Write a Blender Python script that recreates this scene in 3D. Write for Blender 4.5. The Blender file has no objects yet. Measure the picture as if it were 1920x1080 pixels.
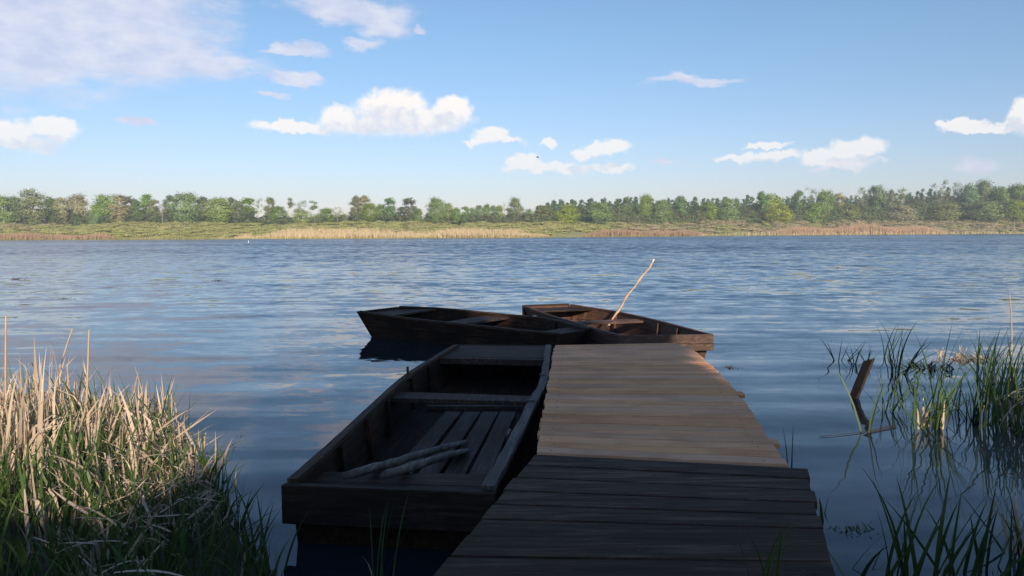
import bpy, math, random
import numpy as np
from mathutils import Vector, Matrix, Euler

R = math.radians
S = bpy.context.scene
COL = S.collection

# ------------------------------------------------------------------ camera
EYE = 1.85
FPX = 1500.0                      # focal length in photo pixels (1920 wide)
PITCH = math.atan(108 / 1500)
ROLL = 8 / 1920
cam = bpy.data.cameras.new("camera")
cam.sensor_width = 36
cam.lens = 36 * FPX / 1920
cam.clip_start = 0.05
cam.clip_end = 6000
camo = bpy.data.objects.new("camera", cam)
COL.objects.link(camo)
camo.matrix_world = (Matrix.Translation((0, 0, EYE)) @ Euler((R(90) - PITCH, 0, 0)).to_matrix().to_4x4()
                     @ Matrix.Rotation(-ROLL, 4, 'Z'))
S.camera = camo
CM = camo.matrix_world.to_3x3()


def ray(px, py):
    return CM @ Vector(((px - 960) / FPX, (540 - py) / FPX, -1.0))


def at(px, py, z=0.0):
    d = ray(px, py)
    t = (z - EYE) / d.z
    return Vector((d.x * t, d.y * t, z))


def at_y(px, py, y):
    d = ray(px, py)
    t = y / d.y
    return Vector((d.x * t, y, EYE + d.z * t))


# ------------------------------------------------------------------ light
SUN_EL = R(21)
SUN_AZ = R(163)                   # clockwise from +Y : behind the camera, to the right
TOSUN = Vector((math.sin(SUN_AZ) * math.cos(SUN_EL), math.cos(SUN_AZ) * math.cos(SUN_EL), math.sin(SUN_EL)))
sl = bpy.data.lights.new("sun", 'SUN')
sl.energy = 4.8
sl.angle = R(0.5)
sl.color = (1.0, 0.86, 0.70)
so = bpy.data.objects.new("sun", sl)
COL.objects.link(so)
so.rotation_euler = TOSUN.to_track_quat('Z', 'Y').to_euler()
so.location = (0, -20, 30)

S.view_settings.view_transform = 'Standard'
S.view_settings.look = 'None'
S.view_settings.exposure = 0.3
S.view_settings.gamma = 1.0
S.cycles.use_denoising = True
S.cycles.max_bounces = 8
S.cycles.volume_bounces = 0


# ------------------------------------------------------------------ node helper
class G:
    """thin wrapper to write node graphs"""
    def __init__(s, tree):
        s.t = tree
        s.n = tree.nodes
        s.l = tree.links

    def put(s, sock, v):
        if isinstance(v, bpy.types.NodeSocket):
            s.l.new(v, sock)
        elif v is not None:
            sock.default_value = v

    def node(s, typ, props=None, **ins):
        n = s.n.new(typ)
        for k, v in (props or {}).items():
            setattr(n, k, v)
        for k, v in ins.items():
            k = k.replace('_', ' ') if k not in n.inputs else k
            s.put(n.inputs[k], v)
        return n

    def m(s, op, a, b=None, c=None, clamp=False):
        n = s.n.new('ShaderNodeMath')
        n.operation = op
        n.use_clamp = clamp
        for i, v in enumerate((a, b, c)):
            if v is not None:
                s.put(n.inputs[i], v)
        return n.outputs[0]

    def v(s, op, a, b=None, scale=None):
        n = s.n.new('ShaderNodeVectorMath')
        n.operation = op
        s.put(n.inputs[0], a)
        if b is not None:
            s.put(n.inputs[1], b)
        if scale is not None:
            s.put(n.inputs['Scale'], scale)
        return n.outputs['Value'] if op in ('LENGTH', 'DOT_PRODUCT') else n.outputs['Vector']

    def mix(s, f, a, b, blend='MIX'):
        n = s.n.new('ShaderNodeMix')
        n.data_type = 'RGBA'
        n.blend_type = blend
        s.put(n.inputs[0], f)
        s.put(n.inputs[6], a)
        s.put(n.inputs[7], b)
        return n.outputs[2]

    def rng(s, x, a, b, c=0.0, d=1.0, smooth=False):
        n = s.n.new('ShaderNodeMapRange')
        n.interpolation_type = 'SMOOTHSTEP' if smooth else 'LINEAR'
        n.clamp = True
        for i, v in enumerate((x, a, b, c, d)):
            s.put(n.inputs[i], v)
        return n.outputs[0]

    def noise(s, vec, scale, detail=3.0, rough=0.55, out='Fac', dist=0.0):
        n = s.n.new('ShaderNodeTexNoise')
        s.put(n.inputs['Vector'], vec)
        n.inputs['Scale'].default_value = scale
        n.inputs['Detail'].default_value = detail
        n.inputs['Roughness'].default_value = rough
        n.inputs['Distortion'].default_value = dist
        return n.outputs[out]


def rgba(c):
    return (c[0], c[1], c[2], 1.0)


# ------------------------------------------------------------------ world : sky and clouds by direction
W = bpy.data.worlds.new("World")
S.world = W
W.use_nodes = True
W.node_tree.nodes.clear()


def azel(px, py):
    d = ray(px, py).normalized()
    return math.atan2(d.x, d.y), math.asin(d.z)


CUMULUS = [  # px, py, rx, ry of the puffs that make up each heaped cloud
    (738, 207, 72, 40), (848, 208, 40, 30), (638, 222, 42, 30), (790, 226, 95, 26), (560, 237, 95, 13), (690, 234, 110, 20),
    (15, 248, 62, 30), (98, 243, 48, 24), (40, 268, 72, 15),
    (921, 254, 34, 21), (925, 264, 56, 8),
    (985, 303, 34, 18), (1000, 313, 60, 9), (1135, 279, 52, 15), (1100, 286, 32, 12), (1120, 316, 70, 10), (1060, 314, 46, 13),
    (1030, 266, 20, 8), (1440, 271, 46, 8), (1420, 293, 84, 10), (1608, 282, 56, 26), (1540, 295, 42, 16), (1590, 306, 72, 9),
    (1810, 230, 38, 16), (1912, 222, 34, 32), (1845, 239, 95, 9), (1770, 232, 24, 10),
    (2150, 260, 120, 30), (-260, 275, 130, 25)]
WISPS = [(40, 60, 300, 105), (230, 90, 230, 62), (400, 118, 120, 24), (556, 147, 58, 10), (230, 20, 190, 70), (540, 92, 80, 11),
         (650, 12, 120, 26), (716, 44, 52, 24), (676, 78, 36, 11), (778, 53, 16, 7), (1300, 147, 82, 11), (510, 174, 28, 6),
         (258, 229, 40, 9), (1815, 312, 40, 20), (1250, 294, 30, 6), (1560, 322, 56, 7), 
         (-200, -160, 500, 120)]


def cloud_group():
    t = bpy.data.node_groups.new("cloud_field", 'ShaderNodeTree')
    t.interface.new_socket("Vector", in_out='INPUT', socket_type='NodeSocketVector')
    t.interface.new_socket("Heap", in_out='OUTPUT', socket_type='NodeSocketFloat')
    t.interface.new_socket("Wisp", in_out='OUTPUT', socket_type='NodeSocketFloat')
    t.interface.new_socket("Soft", in_out='OUTPUT', socket_type='NodeSocketFloat')
    g = G(t)
    gi = g.node('NodeGroupInput')
    go = g.node('NodeGroupOutput')
    p = gi.outputs[0]

    def wob(scale, amp, detail, sy=1.0):
        q = g.v('MULTIPLY', p, (1.0, sy, 1.0))
        c = g.noise(q, scale, detail, 0.6, 'Color')
        return g.v('SCALE', g.v('SUBTRACT', c, (0.5, 0.5, 0.5)), scale=amp)

    def union(lst, q):
        d = None
        for (px, py, rx, ry) in lst:
            a, e = azel(px, py)
            k = math.cos(a)
            e_ = g.v('LENGTH', g.v('MULTIPLY', g.v('SUBTRACT', q, (a, e, 0)),
                                   (FPX / (rx * k * k), FPX / (ry * k), 0)))
            d = e_ if d is None else g.m('SMOOTH_MIN', d, e_, 0.25)
        return d
    q1 = g.v('ADD', g.v('ADD', p, wob(22, 0.030, 5)), wob(80, 0.017, 5))
    d1 = union(CUMULUS, q1)
    f1 = g.noise(p, 60, 5, 0.6)
    d1 = g.m('ADD', d1, g.m('MULTIPLY', g.m('SUBTRACT', f1, 0.5), 0.5))
    g.put(go.inputs[0], g.rng(d1, 1.14, 0.70, 0, 1, True))
    g.put(go.inputs[2], g.rng(d1, 1.25, 0.40, 0, 1, True))
    q2 = g.v('ADD', g.v('ADD', p, wob(9, 0.06, 5, 2.2)), wob(40, 0.012, 4, 2.5))
    d2 = union(WISPS, q2)
    f2 = g.noise(g.v('MULTIPLY', p, (1, 3.0, 1)), 14, 7, 0.65)
    d2 = g.m('ADD', d2, g.m('MULTIPLY', g.m('SUBTRACT', f2, 0.5), 1.5))
    g.put(go.inputs[1], g.rng(d2, 1.28, 0.5, 0, 1, True))
    return t


def build_world():
    g = G(W.node_tree)
    tc = g.node('ShaderNodeTexCoord')
    sep = g.node('ShaderNodeSeparateXYZ', Vector=tc.outputs['Generated'])
    az = g.m('ARCTAN2', sep.outputs[0], sep.outputs[1])
    el = g.m('ARCSINE', sep.outputs[2])
    pv = g.node('ShaderNodeCombineXYZ', X=az, Y=el).outputs[0]
    sky = g.node('ShaderNodeTexSky')
    sky.sky_type = 'NISHITA'
    sky.sun_disc = False
    sky.sun_elevation = SUN_EL
    sky.sun_rotation = SUN_AZ
    sky.altitude = 100
    sky.air_density = SKY_AIR
    sky.dust_density = SKY_DUST
    sky.ozone_density = SKY_OZONE
    grp = cloud_group()
    a = g.node('ShaderNodeGroup'); a.node_tree = grp
    g.put(a.inputs[0], pv)
    b = g.node('ShaderNodeGroup'); b.node_tree = grp
    g.put(b.inputs[0], g.v('ADD', pv, (0.005, 0.019, 0)))
    wisp = a.outputs[1]
    under = b.outputs[0]
    heap = g.m('ADD', g.m('MULTIPLY', a.outputs[0], g.m('SUBTRACT', 1.0, g.m('MULTIPLY', under, 0.8))), g.m('MULTIPLY', a.outputs[2], g.m('MULTIPLY', under, 0.8)))
    K = 0.80 / SKY_STRENGTH
    tex = g.noise(pv, 70, 4, 0.6)
    shade = g.m('MULTIPLY', g.rng(under, 0.15, 1.0, 0, 1, True), g.rng(tex, 0.34, 0.62, 0.15, 1.0))
    heapc = g.mix(shade, (1.06 * K, 1.02 * K, 0.99 * K, 1), (0.80 * K, 0.82 * K, 0.91 * K, 1))
    wtex = g.noise(g.v('MULTIPLY', pv, (1, 2.2, 1)), 24, 5, 0.6)
    wispc = g.mix(g.rng(wtex, 0.35, 0.65), (0.66 * K, 0.69 * K, 0.88 * K, 1), (0.88 * K, 0.87 * K, 0.95 * K, 1))
    tint = g.mix(g.rng(el, R(0), R(13)), (0.88, 0.80, 0.99, 1), (0.90, 0.975, 1.035, 1))
    blue = g.mix(1.0, sky.outputs[0], tint, 'MULTIPLY')
    c = g.mix(g.m('MULTIPLY', wisp, 0.76), blue, wispc)
    low = g.rng(el, R(3.0), R(9.0), 0.62, 1.0)
    c = g.mix(g.m('MULTIPLY', heap, low), c, heapc)
    bg = g.node('ShaderNodeBackground', Color=c, Strength=SKY_STRENGTH)
    out = g.node('ShaderNodeOutputWorld')
    g.put(out.inputs['Surface'], bg.outputs[0])


SKY_STRENGTH = 0.105
SKY_AIR, SKY_DUST, SKY_OZONE = 1.0, 0.4, 2.6
build_world()
W.cycles.sampling_method = 'MANUAL'
W.cycles.sample_map_resolution = 1024


# ------------------------------------------------------------------ object helpers
def link(o, parent=None):
    COL.objects.link(o)
    if parent is not None:
        o.parent = parent
    return o


def tag(o, label=None, cat=None, group=None, kind=None):
    for k, v in (("label", label), ("category", cat), ("group", group), ("kind", kind)):
        if v:
            o[k] = v
    return o


def empty(name, loc=(0, 0, 0), rz=0.0):
    o = bpy.data.objects.new(name, None)
    o.location = loc
    o.rotation_euler = (0, 0, rz)
    o.empty_display_size = 0.2
    return link(o)


def mesh_obj(name, verts, faces, mat, parent=None, smooth=False):
    me = bpy.data.meshes.new(name)
    me.from_pydata([tuple(v) for v in verts], [], [tuple(f) for f in faces])
    me.materials.append(mat)
    if smooth:
        me.polygons.foreach_set('use_smooth', [True] * len(me.polygons))
    me.update()
    return link(bpy.data.objects.new(name, me), parent)


def quad_mesh(name, V, F, mats, mi=None):
    """V (N,3), F (M,4) arrays -> mesh data"""
    me = bpy.data.meshes.new(name)
    V = np.asarray(V, dtype=np.float32)
    F = np.asarray(F, dtype=np.int32)
    me.vertices.add(len(V))
    me.vertices.foreach_set('co', V.ravel())
    me.loops.add(F.size)
    me.loops.foreach_set('vertex_index', F.ravel())
    me.polygons.add(len(F))
    me.polygons.foreach_set('loop_start', np.arange(0, F.size, F.shape[1], dtype=np.int32))
    for m in (mats if isinstance(mats, (list, tuple)) else [mats]):
        me.materials.append(m)
    if mi is not None:
        me.polygons.foreach_set('material_index', np.asarray(mi, dtype=np.int32))
    me.update(calc_edges=True)
    me.validate()
    return me


class MB:
    """collects simple shapes into one mesh"""
    def __init__(s):
        s.v, s.f = [], []

    def hexa(s, lo, hi):
        """two quads (4 pts each, same winding) -> box"""
        n = len(s.v)
        s.v += [tuple(p) for p in lo] + [tuple(p) for p in hi]
        s.f += [(n + 3, n + 2, n + 1, n), (n + 4, n + 5, n + 6, n + 7)]
        for i in range(4):
            j = (i + 1) % 4
            s.f.append((n + i, n + j, n + 4 + j, n + 4 + i))

    def slab(s, pts, z0, z1):
        """four plan corners (ccw), flat box"""
        s.hexa([(p[0], p[1], z0) for p in pts], [(p[0], p[1], z1) for p in pts])

    def box(s, c, d, rz=0.0):
        cx, cy, cz = c
        a, b = d[0] / 2, d[1] / 2
        co, si = math.cos(rz), math.sin(rz)
        pts = [(cx + x * co - y * si, cy + x * si + y * co) for x, y in ((-a, -b), (a, -b), (a, b), (-a, b))]
        s.slab(pts, cz - d[2] / 2, cz + d[2] / 2)

    def tube(s, pts, rad, sides=8, squash=None):
        pts = [Vector(p) for p in pts]
        n0 = len(s.v)
        k = len(pts)
        up = Vector((0, 0, 1))
        for i, p in enumerate(pts):
            d = (pts[min(i + 1, k - 1)] - pts[max(i - 1, 0)]).normalized()
            a = d.cross(up if abs(d.z) < 0.95 else Vector((1, 0, 0))).normalized()
            b = a.cross(d)
            r = rad[i] if isinstance(rad, (list, tuple)) else rad
            q = squash[i] if squash else (1, 1)
            for j in range(sides):
                t = 2 * math.pi * j / sides
                s.v.append(tuple(p + a * (r * q[0] * math.cos(t)) + b * (r * q[1] * math.sin(t))))
        for i in range(k - 1):
            for j in range(sides):
                j2 = (j + 1) % sides
                s.f.append((n0 + i * sides + j, n0 + i * sides + j2, n0 + (i + 1) * sides + j2, n0 + (i + 1) * sides + j))
        s.f.append(tuple(n0 + j for j in reversed(range(sides))))
        s.f.append(tuple(n0 + (k - 1) * sides + j for j in range(sides)))

    def build(s, name, mat, parent=None, smooth=False, bevel=0.0):
        o = mesh_obj(name, s.v, s.f, mat, parent, smooth)
        if bevel:
            b = o.modifiers.new("edge", 'BEVEL')
            b.width = bevel
            b.segments = 2
            b.limit_method = 'ANGLE'
        return o


def copy_tree(o, parent=None):
    c = o.copy()
    COL.objects.link(c)
    if parent is not None:
        c.parent = parent
    for ch in list(o.children):
        copy_tree(ch, c)
    return c


# ------------------------------------------------------------------ materials
def new_mat(name):
    m = bpy.data.materials.new(name)
    m.use_nodes = True
    m.node_tree.nodes.clear()
    g = G(m.node_tree)
    out = g.node('ShaderNodeOutputMaterial')
    return m, g, out


def wood(name, c1, c2, c3, grain=(1.0, 14.0, 14.0), scale=3.0, rough=0.75, bump=0.25, var=0.35, spec=0.3, scuff=0.0, seam=None):
    """weathered wood: grain stretched along the axis with the small grain value"""
    m, g, out = new_mat(name)
    tc = g.node('ShaderNodeTexCoord').outputs['Object']
    isl = g.node('ShaderNodeNewGeometry').outputs['Random Per Island']
    off = g.v('ADD', tc, g.node('ShaderNodeCombineXYZ', X=g.m('MULTIPLY', isl, 7.0), Y=g.m('MULTIPLY', isl, 31.0), Z=isl).outputs[0])
    st = g.v('MULTIPLY', off, grain)
    fine = g.noise(st, scale, 6, 0.65)
    crack = g.noise(g.v('MULTIPLY', st, (0.7, 2.6, 2.6)), scale, 3, 0.6)
    big = g.noise(off, 1.7, 4, 0.6)
    c = g.mix(g.rng(fine, 0.3, 0.7), rgba(c1), rgba(c2))
    c = g.mix(g.m('MULTIPLY', g.rng(big, 0.45, 0.72), 0.75), c, rgba(c3))
    dark = g.rng(crack, 0.36, 0.28)
    c = g.mix(g.m('MULTIPLY', dark, 0.7), c, rgba([x * 0.25 for x in c1]))
    if scuff:
        sc = g.m('MULTIPLY', g.noise(g.v('MULTIPLY', st, (0.45, 0.45, 0.45)), scale * 1.6, 6, 0.72), g.rng(big, 0.3, 0.6, 0.8, 1.1))
        c = g.mix(g.m('MULTIPLY', g.rng(sc, 0.50, 0.64), scuff), c, rgba([x * 2.6 + 0.012 for x in c2]))
    if seam is not None:
        zz = g.node('ShaderNodeSeparateXYZ', Vector=tc).outputs[2]
        wz = g.m('ADD', zz, g.m('MULTIPLY', g.m('SUBTRACT', big, 0.5), 0.03))
        c = g.mix(g.rng(g.m('ABSOLUTE', g.m('SUBTRACT', wz, seam)), 0.0035, 0.008, 0.85, 0.0), c, (0.002, 0.002, 0.002, 1))
    hv = g.node('ShaderNodeHueSaturation', Color=c, Value=g.rng(isl, 0, 1, 1 - var, 1 + var),
                Saturation=g.rng(g.m('FRACT', g.m('MULTIPLY', isl, 13.7)), 0, 1, 0.88, 1.08)).outputs[0]
    h = g.m('SUBTRACT', fine, g.m('MULTIPLY', dark, 0.6))
    bp = g.node('ShaderNodeBump', Height=h, Strength=bump, Distance=0.01).outputs[0]
    b = g.node('ShaderNodeBsdfPrincipled', Base_Color=hv, Roughness=g.rng(fine, 0.3, 0.7, rough - 0.12, rough + 0.12), Normal=bp)
    b.inputs['Specular IOR Level'].default_value = spec
    g.put(out.inputs[0], b.outputs[0])
    return m


def leafy(name, c1, c2, c3=None, trans=0.3, rough=0.6, wscale=0.12, wlo=0.4, wamt=0.8, obj_rand=0.0):
    """thin leaves: colour varies per leaf, with patches of c3 in the place's own coordinates"""
    m, g, out = new_mat(name)
    geo = g.node('ShaderNodeNewGeometry')
    isl = geo.outputs['Random Per Island']
    c = g.mix(isl, rgba(c1), rgba(c2))
    if c3 is not None:
        w = g.noise(geo.outputs['Position'], wscale, 3, 0.6)
        c = g.mix(g.m('MULTIPLY', g.rng(w, wlo, wlo + 0.22), wamt), c, rgba(c3))
    if obj_rand:
        orr = g.node('ShaderNodeObjectInfo').outputs['Random']
        c = g.node('ShaderNodeHueSaturation', Color=c, Value=g.rng(orr, 0, 1, 1 - obj_rand, 1 + obj_rand),
                   Hue=g.rng(g.m('FRACT', g.m('MULTIPLY', orr, 7.3)), 0, 1, 0.48, 0.515),
                   Saturation=g.rng(g.m('FRACT', g.m('MULTIPLY', orr, 17.3)), 0, 1, 0.75, 1.1)).outputs[0]
    b = g.node('ShaderNodeBsdfPrincipled', Base_Color=c, Roughness=rough)
    b.inputs['Specular IOR Level'].default_value = 0.25
    t = g.node('ShaderNodeBsdfTranslucent', Color=c)
    mx = g.node('ShaderNodeMixShader', Fac=trans)
    g.put(mx.inputs[1], b.outputs[0])
    g.put(mx.inputs[2], t.outputs[0])
    g.put(out.inputs[0], mx.outputs[0])
    return m


def plain(name, c1, c2, scale=4.0, rough=0.8, bump=0.0):
    m, g, out = new_mat(name)
    tc = g.node('ShaderNodeTexCoord').outputs['Object']
    n = g.noise(tc, scale, 5, 0.6)
    c = g.mix(g.rng(n, 0.3, 0.7), rgba(c1), rgba(c2))
    b = g.node('ShaderNodeBsdfPrincipled', Base_Color=c, Roughness=rough)
    if bump:
        g.put(b.inputs['Normal'], g.node('ShaderNodeBump', Height=n, Strength=bump, Distance=0.02).outputs[0])
    g.put(out.inputs[0], b.outputs[0])
    return m


def ground_mat(name, cols, scale=0.5, bump=0.4):
    m, g, out = new_mat(name)
    p = g.node('ShaderNodeNewGeometry').outputs['Position']
    a = g.noise(p, scale, 6, 0.6)
    b_ = g.noise(p, scale * 7, 5, 0.65)
    c = g.mix(g.rng(a, 0.35, 0.65), rgba(cols[0]), rgba(cols[1]))
    c = g.mix(g.m('MULTIPLY', g.rng(b_, 0.45, 0.7), 0.7), c, rgba(cols[2]))
    b = g.node('ShaderNodeBsdfPrincipled', Base_Color=c, Roughness=0.9,
               Normal=g.node('ShaderNodeBump', Height=b_, Strength=bump, Distance=0.05).outputs[0])
    g.put(out.inputs[0], b.outputs[0])
    return m


def water_mat():
    m, g, out = new_mat("lake_water")
    geo = g.node('ShaderNodeNewGeometry')
    p = geo.outputs['Position']
    sp = g.node('ShaderNodeSeparateXYZ', Vector=p)
    y = sp.outputs[1]

    def slopes(freq, detail, rough, ax, ay, off=0.0, amp=None):
        q = g.v('ADD', g.v('MULTIPLY', p, (freq[0], freq[1], 0)), (off, off * 1.7, off))
        c = g.noise(q, 1.0, detail, rough, 'Color')
        s = g.v('MULTIPLY', g.v('SUBTRACT', c, (0.5, 0.5, 0.5)), (ax, ay, 0))
        return g.v('SCALE', s, scale=amp) if amp is not None else s
    patch = g.noise(g.v('MULTIPLY', p, (0.016, 0.035, 0)), 1.0, 3, 0.55)
    far = g.m('ADD', g.rng(y, 10, 30, 0.0, 0.5, True), g.rng(y, 32, 75, 0.0, 0.5, True))
    wind = g.m('MULTIPLY', g.m('ADD', 0.12, far), g.rng(patch, 0.34, 0.62, 0.65, 1.15))
    s1 = slopes((1.5, 2.1), 4, 0.62, 0.38, 0.70, 3.1, wind)            # wind wavelets
    s2 = slopes((0.62, 0.26), 3, 0.6, 0.08, 0.24, 9.7, wind)          # wave groups
    s3 = slopes((0.35, 1.75), 2, 0.45, 0.03, 0.155, 1.3)              # slow swell near the jetty
    s4 = slopes((4.0, 11.0), 3, 0.6, 0.05, 0.10, 5.9, g.rng(y, 6, 14, 0.15, 0.9))
    sl_ = g.v('ADD', g.v('ADD', s1, s2), g.v('ADD', s3, s4))
    sl_ = g.v('ADD', sl_, g.node('ShaderNodeCombineXYZ', Y=g.m('MULTIPLY', wind, g.rng(y, 18, 85, -0.085, -0.12, True))).outputs[0])
    nrm = g.v('NORMALIZE', g.v('ADD', sl_, (0, 0, 1)))
    b = g.node('ShaderNodeBsdfPrincipled', Base_Color=(0.010, 0.018, 0.027, 1), Roughness=0.03, IOR=1.333, Normal=nrm)
    g.put(out.inputs[0], b.outputs[0])
    return m


M = {
    'tar': wood('tarred_wood', (0.0082, 0.0051, 0.0040), (0.0260, 0.0148, 0.0096), (0.0287, 0.0148, 0.0089), (12, 0.9, 12), rough=0.7, bump=0.5, spec=0.1, scuff=0.36, seam=0.19),
    'tar_x': wood('tarred_wood_cross', (0.0140, 0.0094, 0.0073), (0.0455, 0.0290, 0.0213), (0.0420, 0.0235, 0.0146), (0.9, 12, 12), rough=0.7, bump=0.5, spec=0.1, scuff=0.34),
    'slat': wood('floor_board_wood', (0.0390, 0.0253, 0.0181), (0.0910, 0.0594, 0.0427), (0.0715, 0.0352, 0.0209), (14, 1, 14), rough=0.7, scuff=0.4),
    'rail': wood('grey_rail_wood', (0.0363, 0.0292, 0.0267), (0.0969, 0.0782, 0.0714), (0.0242, 0.0190, 0.0178), (16, 1, 16), rough=0.7, var=0.1, scuff=0.4),
    'rail_dark': wood('dark_rail_wood', (0.0245, 0.0164, 0.0125), (0.0674, 0.0444, 0.0329), (0.0245, 0.0155, 0.0118), (16, 1, 16), rough=0.7, var=0.1, spec=0.1, scuff=0.35),
    'brown': wood('reddish_boat_wood', (0.045, 0.024, 0.017), (0.110, 0.058, 0.040), (0.035, 0.022, 0.018), (14, 1, 14), rough=0.7, scuff=0.3, seam=0.19),
    'brown_x': wood('reddish_boat_wood_cross', (0.050, 0.027, 0.019), (0.130, 0.070, 0.048), (0.040, 0.025, 0.020), (1, 14, 14), rough=0.7, scuff=0.3, seam=0.26),
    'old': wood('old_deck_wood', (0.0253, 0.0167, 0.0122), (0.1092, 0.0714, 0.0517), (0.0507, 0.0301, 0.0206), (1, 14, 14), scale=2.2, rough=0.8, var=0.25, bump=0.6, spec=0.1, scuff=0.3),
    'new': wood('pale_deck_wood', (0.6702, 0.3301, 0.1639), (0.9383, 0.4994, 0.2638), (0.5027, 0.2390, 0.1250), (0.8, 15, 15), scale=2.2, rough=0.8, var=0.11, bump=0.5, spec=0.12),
    'post': wood('wet_post_wood', (0.020, 0.016, 0.014), (0.055, 0.042, 0.034), (0.03, 0.02, 0.016), (16, 16, 1)),
    'stub': wood('stub_wood', (0.0210, 0.0118, 0.0076), (0.0546, 0.0315, 0.0189), (0.0168, 0.0105, 0.0084), (16, 16, 1)),
    'oar': wood('grey_oar_wood', (0.05, 0.044, 0.038), (0.14, 0.12, 0.10), (0.05, 0.04, 0.032), (16, 1, 16), rough=0.7, var=0.1, scuff=0.4),
    'stick': plain('bare_stick_wood', (0.45, 0.26, 0.14), (0.62, 0.44, 0.28), 9.0, 0.7, 0.3),
    'cut': plain('fresh_cut_wood', (0.75, 0.66, 0.52), (0.8, 0.72, 0.6), 20, 0.7),
    'metal': plain('worn_metal', (0.30, 0.29, 0.27), (0.5, 0.49, 0.47), 30, 0.4),
    'iron': plain('rusty_iron', (0.02, 0.016, 0.014), (0.07, 0.04, 0.025), 30, 0.6),
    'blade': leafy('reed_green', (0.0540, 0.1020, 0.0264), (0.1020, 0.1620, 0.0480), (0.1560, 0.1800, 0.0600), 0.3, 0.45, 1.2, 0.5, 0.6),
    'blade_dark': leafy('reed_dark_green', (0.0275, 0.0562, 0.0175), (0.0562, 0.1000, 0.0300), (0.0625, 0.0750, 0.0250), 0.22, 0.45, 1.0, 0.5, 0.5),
    'grass': leafy('bank_grass', (0.0330, 0.0660, 0.0154), (0.0715, 0.1265, 0.0308), (0.1100, 0.1210, 0.0385), 0.3, 0.5, 1.4, 0.5, 0.6),
    'dry': leafy('reed_dry', (0.46, 0.34, 0.235), (0.70, 0.56, 0.42), (0.40, 0.28, 0.19), 0.2, 0.7, 1.5, 0.5, 0.5),
    'weed': plain('water_weed', (0.03, 0.025, 0.02), (0.07, 0.05, 0.035), 8, 0.7),
    'mud': ground_mat('muddy_bank', ((0.035, 0.028, 0.018), (0.05, 0.042, 0.025), (0.07, 0.058, 0.03)), 1.2),
    'far_ground': ground_mat('marsh_ground', ((0.24, 0.25, 0.085), (0.33, 0.31, 0.12), (0.36, 0.30, 0.15)), 0.08),
    'water': water_mat(),
    'birch_bark': plain('birch_bark', (0.56, 0.53, 0.48), (0.70, 0.67, 0.62), 3.0, 0.8),
    'grey_bark': plain('grey_bark', (0.22, 0.21, 0.18), (0.34, 0.33, 0.29), 3.0, 0.85),
    'bark': plain('dark_bark', (0.06, 0.05, 0.042), (0.13, 0.11, 0.09), 3.0, 0.9),
    'white': plain('white_paint', (0.75, 0.75, 0.74), (0.82, 0.82, 0.8), 6.0, 0.5),
    'feather': plain('dark_feathers', (0.03, 0.03, 0.03), (0.06, 0.06, 0.06), 10, 0.7),
}

# ------------------------------------------------------------------ thin haze over the lake
XW = 420.0
YF = 470.0


def haze():
    m, g, out = new_mat('haze')
    v = g.node('ShaderNodeVolumePrincipled', Color=(0.80, 0.88, 1.0, 1), Density=0.0006)
    g.put(out.inputs['Volume'], v.outputs[0])
    mb = MB()
    mb.slab([(-XW - 8, -70), (XW + 8, -70), (XW + 8, YF + 8), (-XW - 8, YF + 8)], -2.0, 24.0)
    tag(mb.build('haze', m), kind='stuff')


haze()

# ------------------------------------------------------------------ lake, banks
water = mesh_obj('water', [(-XW, -60, 0), (XW, -60, 0), (XW, YF, 0), (-XW, YF, 0)], [(0, 1, 2, 3)], M['water'])
tag(water, kind='structure')

SH = [(-900, 455), (0, 450.5), (220, 450), (480, 448.5), (960, 446.5), (1130, 444.5), (1480, 441.5), (1920, 438.5), (2800, 436.5)]
SHW = [at(a, b, 0) for a, b in SH]
SHX = np.array([p.x for p in SHW])
SHY = np.array([p.y for p in SHW])
print('shore', [(round(p.x), round(p.y)) for p in SHW])


def shore(x):
    return float(np.interp(x, SHX, SHY))


def gz(x, y):
    """height of the far marsh"""
    d = y - shore(x)
    if d < 0:
        return max(-0.6, 0.05 + d * 0.15)
    r = 0.05 + 0.35 * min(d, 8) / 8 + 3.9 * (1 - math.exp(-max(0, d - 8) / 30.0))
    return r + 0.15 * math.sin(x * 0.11) * min(1, d / 10)


def far_bank():
    xs = np.linspace(-XW, XW, 121)
    ds = [-4, -1, 0, 1, 3, 6, 9, 14, 20, 28, 38, 50, 65, 85, 110, 140, 200]
    v, f = [], []
    for d in ds:
        for x in xs:
            y = min(shore(x) + d, YF)
            v.append((x, y, gz(x, shore(x) + d)))
    n = len(xs)
    for j in range(len(ds) - 1):
        for i in range(n - 1):
            f.append((j * n + i, j * n + i + 1, (j + 1) * n + i + 1, (j + 1) * n + i))
    tag(mesh_obj('far_bank', v, f, M['far_ground'], smooth=True), kind='structure')


far_bank()

# near bank: mud under the reeds on the left and the ground behind the jetty
BANKPX = [(-900, 700), (-300, 762), (0, 792), (200, 800), (300, 806), (350, 850), (400, 915), (450, 990), (500, 1060)]
BANK = [(at(a, b).x, at(a, b).y) for a, b in BANKPX] + [(-0.9, 3.3), (0.2, 2.6), (1.4, 2.0), (3.0, 1.8), (6.0, 1.6), (14, 1.2), (60, 0)]
BX = [b[0] for b in BANK]
BY = [b[1] for b in BANK]


def bank_edge(x):
    return float(np.interp(x, BX, BY))


def bank_z(x, y):
    d = bank_edge(x) - y
    if d < 0:
        return -0.02 + d * 0.5
    return -0.02 + 0.16 * (1 - math.exp(-d / 0.8)) + 0.25 * (1 - math.exp(-max(0, d - 4) / 5)) + 0.03 * math.sin(x * 5.1 + y * 3.3) * min(1, d)


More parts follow.
